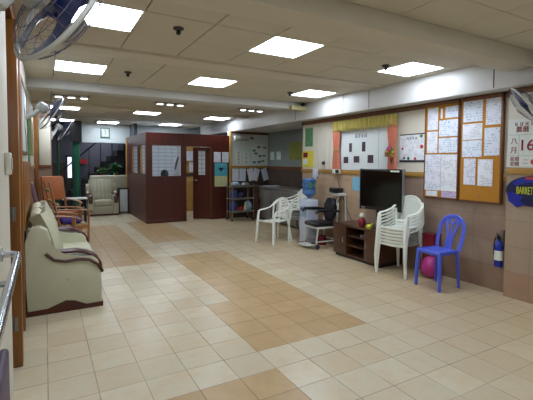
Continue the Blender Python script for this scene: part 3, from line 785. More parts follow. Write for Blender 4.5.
# ------------------------------------------------------------------ wooden armchairs on the left
def wood_chair(label, loc, rz, back, slats=False, group='wooden armchairs along the left wall'):
    t = thing('wooden_armchair', label, 'chair', loc, rz, group)
    for sx in (-.25, .25):
        MB().tube([(sx, -.24, 0), (sx, -.25, .64)], .018, 8).build('leg', 'tan_wood', t)
        MB().tube([(sx, .22, 0), (sx, .20, .45), (sx, .27, .80), (sx, .34, 1.16)], .018, 8).build('leg', 'tan_wood', t)
        MB().tube([(sx, .26, .70), (sx, .1, .70), (sx, -.1, .69), (sx, -.28, .66), (sx, -.32, .63)], [(.03, .014)]*5, 8, flat=(0, 0, 1)).build('armrest', 'tan_wood', t)
        MB().box((sx-.012, -.24, .36), (sx+.012, .22, .42)).build('side_rail', 'tan_wood', t)
    B('front_rail', (-.25, -.255, .36), (.25, -.23, .42), 'tan_wood', t)
    if slats:
        for k in range(5): B('seat_slat', (-.24, -.23+k*.09, .42), (.24, -.17+k*.09, .44), 'slat_wood', t, .004)
    else: MB().box((-.24, -.25, .42), (.24, .2, .48), .025, 3).build('seat', back, t)
    if slats:
        for k in range(3): MB().box((-.25, -.012, 0), (.25, .012, .05), .004, mat=Matrix.Translation((0, .24+k*.045, .62+k*.19)) @ Matrix.Rotation(-.2, 4, 'X')).build('back_slat', 'slat_wood', t)
    else: MB().box((-.24, -.03, 0), (.22, .03, .50), .028, 3, mat=Matrix.Translation((0, .215, .70)) @ Matrix.Rotation(-.19, 4, 'X')).build('backrest', back, t)
    return t
wood_chair('wooden armchair with mauve padded back just beyond the near sofa', (.13, 6.75, 0), PI/2, 'mauve')
wood_chair('low wooden armchair with bare yellow slats and a purple cushion on its seat', (.36, 7.55, 0), PI/2+.15, 'orange_vinyl', True)
wood_chair('wooden armchair with orange vinyl back turned towards the hall', (.28, 9.15, 0), math.radians(30), 'orange_vinyl')
tag(MB().box((-.16, -.16, 0), (.16, .16, .11), .05, 4).build('purple_cushion', 'purple_cloth', None, (.36, 7.52, .44), .2), 'purple cushion lying on the bare slatted wooden chair', 'cushion')
t = thing('side_table', 'small dark table with pale top between the orange chair and the cream armchair', 'table', (.62, 10.7, 0))
B('tabletop', (-.28, -.22, .58), (.28, .22, .61), 'white_pl2', t, .01)
for sx in (-.24, .24):
    for sy in (-.18, .18): MB().tube([(sx, sy, 0), (sx, sy, .58)], .015).build('leg', 'black', t)
B('shelf', (-.24, -.18, .2), (.24, .18, .22), 'black', t)

# ------------------------------------------------------------------ lobby
t = thing('green_pillar', 'thick dark green pillar in front of the stair lobby', 'pillar', (.80, 12.6, 0))
MB().lathe([(.10, 0), (.10, 2.05)], 20).build('shaft', 'green', t); MB().lathe([(.14, 0), (.14, .08), (.10, .12)], 20).build('base', 'green', t); MB().box((-.14, -.14, 2.05), (.14, .14, 2.65)).build('capital', 'black', t)
t = thing('green_post', 'thin green post just right of the left pier', 'pillar', (.30, 11.3, 0))
MB().tube([(0, 0, 0), (0, 0, 2.0)], .03, 12).build('shaft', 'green', t); MB().box((-.05, -.05, 2.0), (.05, .05, 2.64)).build('cap', 'grey_dark', t)
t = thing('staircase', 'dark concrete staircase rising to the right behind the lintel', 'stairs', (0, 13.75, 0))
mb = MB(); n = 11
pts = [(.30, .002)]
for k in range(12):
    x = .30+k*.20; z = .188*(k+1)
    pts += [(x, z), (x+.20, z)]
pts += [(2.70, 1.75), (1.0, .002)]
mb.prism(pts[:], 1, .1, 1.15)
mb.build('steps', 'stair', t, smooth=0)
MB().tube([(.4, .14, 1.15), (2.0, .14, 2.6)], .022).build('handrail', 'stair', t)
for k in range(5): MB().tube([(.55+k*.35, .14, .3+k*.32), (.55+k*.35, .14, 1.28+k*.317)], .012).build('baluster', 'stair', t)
def plant(label, loc, r, h, n, mat, seed, name='potted_plant'):
    t = thing(name, label, 'plant', loc)
    MB().lathe([(0, 0), (.09, 0), (.12, .2), (.125, .22), (.105, .22), (.10, .19), (0, .19)], 18).build('pot', 'wine', t)
    rd = random.Random(seed); mb = MB(); st = MB()
    for k in range(n):
        a = rd.uniform(0, 2*PI); e = rd.uniform(.2, 1.25); Ln = r*rd.uniform(.6, 1.1); zb = .2+h*rd.uniform(.1, .8)
        d = Vector((math.cos(a)*math.cos(e), math.sin(a)*math.cos(e), math.sin(e)))
        sd = Vector((-math.sin(a), math.cos(a), 0)); w = .035
        b0 = Vector((math.cos(a)*.03, math.sin(a)*.03, zb))
        def fb(u, v): return b0+d*Ln*u+Vector((0, 0, -.5*Ln*u*u))+sd*(v-.5)*2*w*math.sin(PI*min(1, u*.92+.06))+Vector((0, 0, abs(v-.5)*.02))
        mb.grid(fb, 5, 2, .002)
    mb.build('foliage', mat, t)
    MB().tube([(0, 0, .19), (.01, 0, .2+h*.5), (0, .01, .2+h*.85)], .012, 6).build('stem', 'brown', t)
    return t
t0 = thing('plant_stand', 'dark shelf carrying plants behind the cream settee', 'stand', (1.8, 13.25, 0))
B('top', (-.5, -.14, .86), (.5, .14, .90), 'dark_wood', t0)
for sx in (-.46, .46): B('side_panel', (sx-.02, -.13, 0), (sx+.02, .13, .86), 'dark_wood', t0)
plant('light green leafy plant, the left one above the cream settee', (1.55, 13.25, .90), .20, .22, 40, 'leaf', 2)
plant('dark green bushy plant, the right one above the cream settee', (1.95, 13.25, .90), .30, .34, 70, 'leaf2', 5)
tag(B('red_sign', (1.02, 14.9, 1.42), (1.28, 14.93, 1.58), 'red'), 'small red sign on the dim lobby wall', 'sign')
t = thing('wall_clock', 'square green-rimmed clock on the white lintel', 'clock', (1.63, 12.995, 2.385))
B('face', (-.11, -.02, -.13), (.11, 0, .13), 'cal', t)
MB().box((-.13, -.03, -.15), (-.105, 0, .15)).box((.105, -.03, -.15), (.13, 0, .15)).box((-.105, -.03, .125), (.105, 0, .15)).box((-.105, -.03, -.15), (.105, 0, -.125)).build('frame', 'green', t)
MB().box((-.006, -.026, 0), (.006, -.02, .09)).build('minute_hand', 'black_ink', t); MB().box((-.006, -.026, -.06), (.006, -.02, 0)).build('hour_hand', 'black_ink', t)
mb = MB()
for k in range(12):
    a = k*PI/6; mb.box((.09*math.cos(a)-.005, -.023, .1*math.sin(a)-.005), (.09*math.cos(a)+.005, -.02, .1*math.sin(a)+.005))
mb.build('hour_marks', 'black_ink', t)

# ------------------------------------------------------------------ trolley and cupboard in the alcove
t = thing('steel_trolley', 'steel trolley with shelves of bags under the hanging sheets', 'trolley', (4.45, 9.3, 0))
for sx in (-.30, .30):
    for sy in (-.17, .17):
        MB().tube([(sx, sy, .06), (sx, sy, .96)], .013).build('post', 'steel', t)
        MB().lathe([(0, -.03), (.03, -.03), (.03, .0), (0, .0)], 12, mat=Matrix.Translation((sx-.0, sy, .03)) @ Matrix.Rotation(PI/2, 4, 'Y')).build('wheel', 'black', t)
for z in (.22, .55, .86): MB().box((-.32, -.19, z), (.32, .19, z+.02), .004).box((-.32, -.19, z+.02), (.32, -.18, z+.05)).build('shelf', 'steel', t)
def bag(name, label, loc, s, mat, cat='bag'):
    seed = sum(map(ord, label)); rd = random.Random(seed)
    b = MB(); sx, sy, sz = s
    def fb(u, v):
        a = 2*PI*u; r = (1-abs(2*v-1)**3)**.5*(1+.12*math.sin(3*a+seed)+.06*math.sin(7*a)) if 0 < v < 1 else .02
        if v < .1: r = max(r, .8)
        return (sx*r*math.cos(a)*(1-.3*v), sy*r*math.sin(a)*(1-.3*v), sz*v)
    b.grid(fb, 24, 10)
    bmesh.ops.remove_doubles(b.b, verts=b.b.verts[:], dist=1e-5)
    return tag(b.build(name, mat, None, loc, rd.random()), label, cat)
bag('blue_bag', 'blue bag on the middle shelf at the left of the trolley', (4.24, 9.28, .57), (.10, .12, .24), 'bag_blue')
bag('blue_bag', 'blue bag on the bottom shelf at the left of the trolley', (4.24, 9.28, .24), (.10, .12, .28), 'bag_blue')
bag('navy_bag', 'navy bag on the middle shelf of the trolley, centre', (4.45, 9.28, .57), (.10, .12, .2), 'bag_navy')
bag('red_bag', 'red packet on the bottom shelf of the trolley', (4.42, 9.24, .24), (.09, .08, .13), 'red')
bag('pale_bag', 'pale clear bag on the bottom shelf at the right of the trolley', (4.65, 9.26, .24), (.10, .12, .28), 'clear_pl')
t = thing('white_bottle', 'pale bottle standing on the bottom trolley shelf between the red packet and clear bag', 'bottle', (4.53, 9.18, .24))
MB().lathe([(0, 0), (.033, 0), (.035, .14), (.015, .18), (.015, .2), (0, .2)], 14).build('body', 'cream_poster', t); MB().lathe([(0, .2), (.018, .2), (.018, .23), (0, .23)], 12).build('cap', 'white_pl', t)
bag('clear_bag', 'crumpled pale bag on the top of the trolley, left', (4.30, 9.3, .88), (.12, .13, .12), 'clear_pl')
bag('clear_bag', 'crumpled grey bag on the top of the trolley, right', (4.58, 9.3, .88), (.13, .13, .10), 'silver')
t = thing('wooden_cupboard', 'dark wooden cupboard between the trolley and the steel counter', 'cupboard', (4.98, 9.42, 0))
B('carcass', (-.16, -.22, 0), (.16, .24, .88), 'cab_wood', t, .004); B('door', (-.15, -.236, .04), (.15, -.22, .84), 'cab_wood', t, .004); B('knob', (.1, -.25, .45), (.115, -.236, .47), 'steel', t)
t = thing('steel_counter', 'dull steel counter in the alcove behind the white armchair', 'counter', (5.19, 8.35, 0))
B('carcass', (-.26, -1.0, .05), (.26, .78, .84), 'steel', t, .004); B('countertop', (-.28, -1.03, .84), (.28, .8, .88), 'steel', t, .006)
for k in range(3): 
    dd = B('door', (-.274, -.98+k*.59, .08), (-.26, -.41+k*.59, .8), 'steel', t, .003); B('handle', (-.29, -.45+k*.59, .4), (-.274, -.43+k*.59, .55), 'black', dd, .002)
for y in (-.95, .7): B('foot', (-.2, y-.03, 0), (.2, y+.03, .05), 'black', t)
sheet('white tray edge lying on the steel counter', (5.0, 8.9, .881), (5.4, 9.1, .90), 'shelf_white', 'tray', name='white_tray')

# ------------------------------------------------------------------ plastic chairs
def monobloc(label, loc, rz, group=None, mat='white_pl'):
    t = thing('plastic_armchair', label, 'chair', loc, rz, group)
    # seat
    def seat(u, v):
        w = .185-.015*v; x = (u*2-1)*w; y = -.22+.42*v
        z = .425-.02*math.sin(PI*v)-.012*v - .006*math.cos(PI*(u*2-1)*.5)
        if v < .08: z -= .012
        return (x, y, z)
    MB().grid(seat, 14, 14, .006).build('seat', mat, t)
    MB().tube([(-.185, -.22, .412), (0, -.228, .405), (.185, -.22, .412)], [(.008, .018)]*3, 8, flat=(0, 0, 1)).build('seat_edge', mat, t)
    # curved backrest shell: frame plus slats
    def bp(a, z):  # a in -1..1 across, z height 0..1
        w = .175+.02*z; x = a*w; y = .19+.09*z-.055*a*a*(.6+.4*z)
        top = .42+.385*z
        return Vector((x, y, top))
    arc = [bp(-1+2*k/20, 1-.28*abs(-1+2*k/20)**2.2) for k in range(21)]
    MB().tube(arc, [(.012, .026)]*21, 8, flat=(0, -.2, 1)).tube([bp(-1, z) for z in (0, .2, .4, .6, .72)], .015, 8).tube([bp(1, z) for z in (0, .2, .4, .6, .72)], .015, 8).tube([bp(-1+.2*k, .12) for k in range(11)], [(.008, .022)]*11, 8, flat=(0, 0, 1)).build('back_frame', mat, t)
    for k in range(9):
        a = -.8+.2*k
        MB().tube([bp(a*.75, .1), bp(a*.8, .45), bp(a*.88, 1-.28*abs(a*.9)**2.2-.02)], [(.0085, .004)]*3, 6, flat=(0, 1, 0)).build('back_slat', mat, t)
    for sg in (-1, 1):
        # front leg with arm sweeping back
        fl_ = [(sg*.22, -.26, 0), (sg*.21, -.25, .2), (sg*.20, -.235, .42), (sg*.208, -.215, .54), (sg*.212, -.19, .59)]
        MB().tube(fl_, [(.020, .016), (.024, .018), (.028, .02), (.024, .018), (.022, .014)], 8, flat=(0, 1, 0)).build('leg', mat, t)
        rl = [(sg*.205, .27, 0), (sg*.19, .24, .2), (sg*.175, .20, .42)]
        MB().tube(rl, [(.018, .015), (.024, .018), (.026, .02)], 8, flat=(0, 1, 0)).build('leg', mat, t)
        arm = [(sg*.212, -.215, .58), (sg*.218, -.15, .600), (sg*.222, 0, .610), (sg*.215, .12, .64), (sg*.203, .19, .68), (sg*.186, .235, .735)]
        MB().tube(arm, [(.018, .01), (.028, .010), (.028, .010), (.024, .010), (.02, .012), (.014, .012)], 8, flat=(0, 0, 1)).build('armrest', mat, t)
    return t
def rot_to(dx, dy): return math.atan2(dx, -dy)
GS = 'white plastic armchairs in the stack beside the television'
words = ['bottom chair', 'second chair from the bottom', 'third chair from the bottom', 'fourth chair from the bottom', 'fifth chair from the bottom', 'topmost chair']
rz = rot_to(-.98, -.19)
ch = monobloc('bottom chair of the white armchair stack beside the television', (4.26, 3.78, 0), rz, GS)
for k in range(1, 6): dup(ch, (4.26-.004*k, 3.78, .045*k), rz, '%s of the white armchair stack beside the television' % words[k], GS)
dup(ch, (3.78, 6.42, 0), rot_to(-.95, -.30), 'single white plastic armchair standing left of the water dispenser')['group'] = 'white plastic armchairs near the water dispenser'
rz2 = rot_to(-1, .05)
for k in range(4):
    dup(ch, (4.32, 6.53, .06*k), rz2, '%s of the far white chair stack behind the single white armchair' % ('bottom chair', 'second chair from the bottom', 'third chair from the bottom', 'topmost chair')[k], 'white chairs stacked behind the single white armchair')

# blue side chair
t = thing('blue_plastic_chair', 'blue plastic chair without arms beside the pink balloon', 'chair', (4.17, 3.13, 0), rot_to(-1, .04))
def seat(u, v):
    x = (u*2-1)*(.165-.015*v); y = -.17+.33*v
    return (x, y, .455-.015*math.sin(PI*u)*math.sin(PI*v)-.02*max(0, .12-v)/.12)
MB().grid(seat, 12, 12, .006).tube([(-.165, -.17, .44), (0, -.18, .435), (.165, -.17, .44)], [(.008, .022)]*3, 8, flat=(0, 0, 1)).tube([(-.165, -.17, .44), (-.15, .16, .44)], [(.008, .022)]*2, 8, flat=(0, 0, 1)).tube([(.165, -.17, .44), (.15, .16, .44)], [(.008, .022)]*2, 8, flat=(0, 0, 1)).build('seat', 'blue_pl', t)
for sx in (-1, 1):
    MB().tube([(sx*.172, -.175, 0), (sx*.165, -.17, .25), (sx*.15, -.155, .45)], [(.019, .019), (.023, .023), (.028, .028)], 8).build('leg', 'blue_pl', t)
    MB().tube([(sx*.165, .17, 0), (sx*.155, .16, .25), (sx*.145, .15, .45)], [(.015, .015), (.019, .019), (.023, .023)], 8).build('leg', 'blue_pl', t)
def by(z): return .165+.12*(z-.45)/.43
hoop = []
for k in range(25):
    a = PI*k/24; x = .17*math.cos(a); 
    z = .66+.185*math.sin(a)**.8 if math.sin(a) > 0 else .66
    hoop.append((x*(1.0), by(z), z))
hoop = [(.155, by(.45), .45), (.17, by(.55), .55)]+hoop+[(-.17, by(.55), .55), (-.155, by(.45), .45)]
MB().tube(hoop, [(.027, .011)]*len(hoop), 8, flat=(0, 1, 0)).build('back_hoop', 'blue_pl', t)
for sx in (-1, 1):
    MB().tube([(sx*.035, by(.45), .45), (sx*.03, by(.60), .60), (sx*.075, by(.74), .74), (sx*.09, by(.83)-.003, .815)], [(.018, .008)]*4, 8, flat=(0, 1, 0)).build('back_strut', 'blue_pl', t)
    MB().tube([(sx*.04, by(.79), .79), (0, by(.75), .75)], [(.014, .007)]*2, 8, flat=(0, 1, 0)).tube([(sx*.075, by(.74), .74), (sx*.04, by(.80), .80), (sx*.03, by(.83), .84)], [(.013, .007)]*3, 8, flat=(0, 1, 0)).build('fan_strut', 'blue_pl', t)
MB().tube([(0, by(.45), .45), (0, by(.62), .62), (0, by(.74), .74)], [(.012, .006)]*3, 8, flat=(0, 1, 0)).build('back_strut', 'blue_pl', t)
# pink balloon
t = thing('pink_balloon', 'bright pink balloon on the floor behind the blue chair', 'balloon', (4.42, 3.42, 0))
MB().lathe([(0, 0)]+[(.13*math.sin(PI*k/16), .14-.14*math.cos(PI*k/16)) for k in range(1, 16)]+[(0, .28)], 24).build('skin', 'pink_ball', t)
MB().tube([(0, 0, .278), (0, 0, .295)], [.006, .012], 8).build('knot', 'pink_ball', t)

# ------------------------------------------------------------------ television and stand
t = thing('television_cabinet', 'dark brown television cabinet with open middle shelves', 'cabinet', (4.38, 4.565, 0))
W2 = .51; x0, x1 = -.24, .22
MB().box((x0-.015, -W2-.01, .50), (x1, W2+.01, .53), .004).build('top', 'cab_wood', t)
MB().box((x0, -W2, .045), (x1, -W2+.02, .50)).box((x0, W2-.02, .045), (x1, W2, .50)).box((x1-.015, -W2, .045), (x1, W2, .5)).box((x0, -.22, .045), (x1, -.20, .50)).box((x0, .20, .045), (x1, .22, .50)).box((x0, -W2, .045), (x1, W2, .065)).build('carcass', 'cab_wood', t)
B('plinth', (x0+.02, -W2+.02, 0), (x1, W2-.02, .045), 'black', t)
for z in (.20, .35): B('shelf', (x0+.01, -.2, z), (x1-.02, .2, z+.016), 'cab_wood', t)
for y0, y1, hy in ((-W2+.003, -.203, -.25), (.203, W2-.003, .26)):
    dd = B('door', (x0-.016, y0, .05), (x0, y1, .495), 'cab_wood', t, .003); MB().tube([(x0-.016, hy, .24), (x0-.035, hy, .26), (x0-.035, hy, .31), (x0-.016, hy, .33)], .006).build('handle', 'chrome', dd)
t = thing('television', 'large black flat television standing on the dark cabinet', 'television', (4.36, 4.27, .53), math.radians(12))
MB().box((-.03, -.36, .27), (.05, .36, .885), .012, 3).build('casing', 'bezel', t)
B('screen', (-.034, -.335, .325), (-.029, .335, .855), 'screen', t)
for y in (-.365, .357): B('side_trim', (-.032, y, .26), (.03, y+.008, .89), 'silver', t)
B('sticker', (-.037, -.31, .845), (-.034, -.17, .868), 'white_pl', t); B('logo', (-.037, .26, .29), (-.033, .32, .305), 'silver', t)
MB().box((-.05, -.05, .015), (.06, .05, .28), .01).build('neck', 'bezel', t); MB().box((-.12, -.2, 0), (.14, .2, .018), .006).build('stand_base', 'bezel', t)
t = thing('red_ornament', 'round wine-red ornament with a pale cap on the television cabinet', 'ornament', (4.20, 4.50, .53))
MB().lathe([(0, 0), (.035, 0), (.06, .04), (.062, .09), (.045, .13), (.02, .145), (0, .145)], 20).build('body', 'wine', t); MB().lathe([(0, .14), (.03, .145), (.04, .17), (.03, .2), (0, .215)], 18).build('cap', 'white_pl2', t)
t = thing('yellow_toy', 'small yellow-green toy on the television cabinet under the screen', 'toy', (4.20, 4.34, .53))
MB().lathe([(0, 0), (.045, .0), (.05, .03), (.03, .06), (0, .07)], 16).build('body', 'yellow', t); MB().tube([(0, -.03, .05), (0, -.07, .08)], [.02, .012]).build('head', 'yellow', t)
t = thing('set_top_box', 'small silver player on the upper open shelf of the television cabinet', 'player', (4.30, 4.44, .366))
B('body', (-.10, -.09, 0), (.1, .09, .04), 'silver', t, .004); B('display', (-.103, -.03, .01), (-.099, .05, .03), 'bag_blue', t)
t = thing('red_carton', 'dark red carton standing behind the white chair stack', 'box', (4.54, 3.52, 0))
B('body', (-.07, -.09, 0), (.08, .09, .55), 'wine', t, .004); B('lid', (-.072, -.092, .53), (.082, .092, .56), 'wine', t)

# ------------------------------------------------------------------ display over the television
t = thing('display_board', 'white display board with photographs between salmon curtains', 'display board', (XR, 4.93, 0))
B('panel', (-.012, -.58, 1.385), (0, .60, 2.2), 'display', t)
pl = lambda u, v, d: (-.012-d, u, v)
mb = MB()
for k in range(4): strokes(mb, .20-.075*k, 1.96, .065, pl, k+20)
mb.build('title', 'black_ink', t, smooth=0)
for (y, z, w_, h_) in ((.345, 1.74, .07, .15), (.02, 1.745, .08, .16), (.46, 1.525, .12, .11), (.19, 1.535, .14, .11), (-.14, 1.54, .13, .13)):
    B('photograph', (-.015, y-w_/2-.0, z-h_/2+.03), (-.012, y+w_/2, z+h_/2+.03), 'photo', t)
B('fold', (-.014, -.32, 1.39), (-.011, -.315, 2.18), 'grey_line', t)
def curtain(label, yc, w, z0, z1, seed):
    t = thing('curtain', label, 'curtain', (XR-.02, yc, 0), 0, 'salmon curtains beside the display board')
    def fb(u, v):
        z = z0+(z1-z0)*v; pinch = 1-.35*math.exp(-((v-.42)/.22)**2)
        y = (u-.5)*w*pinch
        x = -.035+.018*math.sin(u*PI*8+seed)+.008*math.sin(u*23+v*4)
        return (x, y, z)
    MB().grid(fb, 40, 14, .004).build('cloth', 'curtain', t)
    MB().tube([(-.04, -w*.36, z0+(z1-z0)*.42), (-.065, 0, z0+(z1-z0)*.40), (-.04, w*.36, z0+(z1-z0)*.42)], .012).build('tieback', 'valance', t)
    return t
curtain('salmon curtain at the left end of the mustard valance', 5.60, .20, 1.39, 2.20, 0)
curtain('salmon curtain at the right end of the mustard valance, behind the flowers', 4.30, .19, 1.39, 2.20, 2)
t = thing('valance', 'mustard yellow fringed valance over the display board', 'valance', (XR-.02, 4.93, 0))
MB().grid(lambda u, v: (-.06+.012*math.sin(u*PI*40), -.76+1.52*u, 2.10+.145*v-.02*abs(math.sin(u*PI*9))*(1-v)), 160, 4, .004).build('cloth', 'valance', t)
mb = MB()
for k in range(70): 
    y = -.75+1.5*k/69; mb.tube([(-.064, y, 2.10), (-.064, y, 2.065-.02*abs(math.sin(k*.9)))], .005, 5)
o = mb.build('fringe', 'valance', t); o['kind'] = 'stuff'
# wall flowers
t = thing('flower_bouquet', 'small bouquet of yellow, pink and red flowers pinned on the right curtain', 'flowers', (XR-.10, 4.27, 1.66))
rd = random.Random(3)
cols = [('yellow', 'yellow'), ('pink', 'pink_ball'), ('red', 'red')]
for k in range(11):
    a = rd.uniform(0, 2*PI); r = rd.uniform(.02, .085); y, z = r*math.cos(a)*1.1, r*math.sin(a)
    mt = Matrix.Translation((-.02-rd.random()*.02, y, z)) @ Matrix.Rotation(-PI/2, 4, 'Y')
    mb = MB()
    for p in range(6):
        b_ = p*PI/3; mb.lathe([(0, 0), (.012, .002), (0, .006)], 8, mat=mt @ Matrix.Translation((.014*math.cos(b_), .014*math.sin(b_), 0)))
    mb.lathe([(0, 0), (.009, .003), (0, .012)], 8, mat=mt)
    mb.build('blossom', ('pink_ball' if z > .03 else 'yellow' if k % 2 else 'red'), t)
mb = MB()
for k in range(14):
    a = rd.uniform(0, 2*PI); L = rd.uniform(.08, .13)
    def fb(u, v): return (-.005-.02*u, math.cos(a)*L*u+(v-.5)*.03*math.sin(PI*u)*math.sin(a), math.sin(a)*L*u-(v-.5)*.03*math.sin(PI*u)*math.cos(a))
    mb.grid(fb, 4, 2, .002)
mb.build('leaves', 'leaf', t)
MB().tube([(0, 0, -.05), (.01, 0, -.16)], [.02, .008]).build('stems', 'leaf2', t)
# handwritten poster
t = thing('handwritten_poster', 'white poster with a black edge and flower drawings beside the right curtain', 'poster', (XR-.003, 3.965, 1.52))
B('sheet', (-.004, -.225, 0), (0, .22, .41), PM[2], t)
MB().box((-.006, -.23, .395), (.0, .225, .41)).box((-.006, -.23, 0), (0, .225, .03)).build('border', 'black_ink', t)
mb = MB()
pp = lambda u, v, d: (-.004-d, u, v)
for k in range(4): strokes(mb, .075-.05*k, .345, .04, pp, 40+k)
mb.build('heading', 'black_ink', t, smooth=0)
for nm, mt_, y, z, s in (('flower_drawing', 'red', -.06, .05, .022), ('flower_drawing', 'red', .17, .2, .02), ('flower_drawing', 'sign_red', -.17, .22, .03), ('leaf_drawing', 'leaf2', .06, .055, .025), ('leaf_drawing', 'leaf2', .14, .06, .02), ('leaf_drawing', 'leaf', -.16, .37, .025)):
    MB().lathe([(0, 0), (s, 0), (s*.8, .002), (0, .003)], 10, mat=Matrix.Translation((-.004, y, z)) @ Matrix.Rotation(-PI/2, 4, 'Y')).build(nm, mt_, t)
# light blue notice, socket, cord
sheet('light blue notice on the tiles left of the television', (XR-.004, 5.02, 1.03), (XR-.001, 5.22, 1.26), 'light_blue', 'notice', name='blue_notice')
t = thing('wall_socket', 'white socket box with a black plug on the rail under the left curtain', 'socket', (XR-.02, 5.62, 1.31))
B('box', (-.045, -.11, 0), (0, .09, .08), 'white_pl', t, .006); B('plug', (-.08, -.10, .015), (-.045, -.04, .07), 'black', t, .006)
MB().tube([(-.07, -.07, .015), (-.03, -.09, -.2), (.0, -.22, -.5), (0.005, -.36, -.75), (-.01, -.42, -.82)], .005, 6).build('cord', 'grey_dark', t)
t = thing('wall_bell', 'small dark hook on the cream wall left of the curtain', 'hook', (XR-.015, 6.02, 1.50))
MB().lathe([(0, 0), (.03, 0), (.035, .02), (.02, .035), (0, .035)], 14, mat=Matrix.Rotation(-PI/2, 4, 'Y')).build('body', 'black', t); B('backplate', (0, -.03, -.03), (.008, .03, .03), 'grey_dark', t)
sheet('tall green poster near the far end of the right wall', (XR-.005, 6.40, 1.83), (XR-.001, 6.66, 2.20), 'poster_green', 'poster', name='green_poster')
t = thing('yellow_notice', 'yellow notice card with two framed pictures above the water dispenser', 'notice', (XR-.001, 6.56, 1.42))
B('card', (-.008, -.19, 0), (-.001, .19, .32), 'yellow_card', t)
B('picture', (-.012, .0, .19), (-.008, .15, .29), 'wine', t); B('picture', (-.012, .0, .05), (-.008, .15, .16), 'cal', t)
# cup holder on the wall by the bottle
t = thing('cup_dispenser', 'white paper cup holder on the wall over the water bottle', 'cup holder', (XR, 6.25, 1.22))
B('box', (-.07, -.06, 0), (0, .06, .16), 'cooler', t, .01); MB().tube([(-.035, 0, 0), (-.035, 0, -.05)], .03, 12).build('cup', 'white_pl', t)

# ------------------------------------------------------------------ water dispenser
t = thing('water_dispenser', 'pale blue-white water dispenser standing against the right wall', 'water dispenser', (4.30, 6.02, 0), 0)
MB().box((-.125, -.125, .02), (.125, .125, .82), .015, 3).build('body', 'cooler', t)
B('front_recess', (-.130, -.09, .50), (-.12, .09, .70), 'clear_pl', t, .004)
for y in (-.04, .04): MB().box((-.16, y-.015, .63), (-.12, y+.015, .67), .006).build('tap', 'bag_blue', t)
B('drip_tray', (-.165, -.08, .48), (-.12, .08, .50), 'cooler', t, .004)
MB().box((-.11, -.11, 0), (.11, .11, .02)).build('foot', 'black', t)
MB().lathe([(.10, .82), (.11, .84), (.06, .845), (0, .845)], 24).build('collar', 'cooler', t)
t = thing('water_bottle', 'upturned blue water bottle on the dispenser', 'bottle', (4.30, 6.02, .84))
MB().lathe([(0, .005), (.03, .005), (.035, .03), (.09, .06), (.125, .09), (.125, .15), (.119, .16), (.125, .17), (.125, .25), (.119, .26), (.125, .27), (.125, .35), (.105, .375), (0, .38)], 28).build('shell', 'bottle', t)
B('label', (-.08, -.122, .20), (.06, -.112, .30), 'poster_green', t)

# ------------------------------------------------------------------ weighing chair
t = thing('weighing_chair', 'white wheeled weighing chair with black seat and armrests', 'chair', (4.30, 5.66, 0), rot_to(-1, .06))
for sx in (-.2, .2):
    MB().tube([(sx, -.20, .03), (sx, -.22, .10), (sx, -.18, .36), (sx, .2, .37), (sx, .24, .80)], .015).build('side_frame', 'frame_white', t)
    MB().tube([(sx, .22, .05), (sx, .21, .37)], .015).build('rear_leg', 'frame_white', t)
    MB().tube([(sx, -.20, .13), (sx, .22, .13)], .012).build('lower_rail', 'frame_white', t)
    MB().tube([(sx*1.12, .24, .65), (sx*1.12, .05, .67), (sx*1.12, -.20, .675), (sx*1.12, -.25, .63)], [.018, .028, .028, .022], 10).build('armrest', 'black_vinyl', t)
    for y in (-.20, .22):
        MB().lathe([(0, -.012), (.042, -.012), (.045, 0), (.042, .012), (0, .012)], 18, mat=Matrix.Translation((sx*1.06, y, .045)) @ Matrix.Rotation(PI/2, 4, 'Y')).build('wheel', 'grey_dark', t)
for yy, zz in ((.22, .13), (.24, .75), (-.18, .36)): MB().tube([(-.2, yy, zz), (.2, yy, zz)], .012).build('cross_bar', 'frame_white', t)
B('seat_pan', (-.2, -.2, .35), (.2, .2, .385), 'frame_white', t, .006)
MB().box((-.2, -.23, .385), (.2, .19, .46), .035, 4).build('seat', 'black_vinyl', t)
MB().prism([(.15*(abs(math.cos(2*PI*k/28))**.6)*(1 if math.cos(2*PI*k/28) > 0 else -1), .21+.21*(abs(math.sin(2*PI*k/28))**.75)*(1 if math.sin(2*PI*k/28) > 0 else -1)) for k in range(28)], 1, -.035, .035, .02, 3, mat=Matrix.Translation((0, .185, .455)) @ Matrix.Rotation(-.1, 4, 'X')).build('backrest', 'black_vinyl', t)
MB().box((-.14, -.38, .06), (.14, -.2, .075), .005).build('footplate', 'frame_white', t)
MB().tube([(.12, .24, .75), (.18, .27, .93)], .014).build('display_post', 'frame_white', t)
MB().box((-.0, .20, .92), (.28, .36, .97), .012).build('display_housing', 'frame_white', t); MB().box((.01, .16, .97), (.24, .32, 1.06), .02, 3).build('display', 'black', t)
MB().tube([(.27, .33, .93), (.29, .34, .5), (.29, .34, .02)], .013).build('support_post', 'frame_white', t)
bag('red_bag', 'dark red bag under the seat of the weighing chair', (4.45, 5.80, .0), (.11, .10, .18), 'wine')

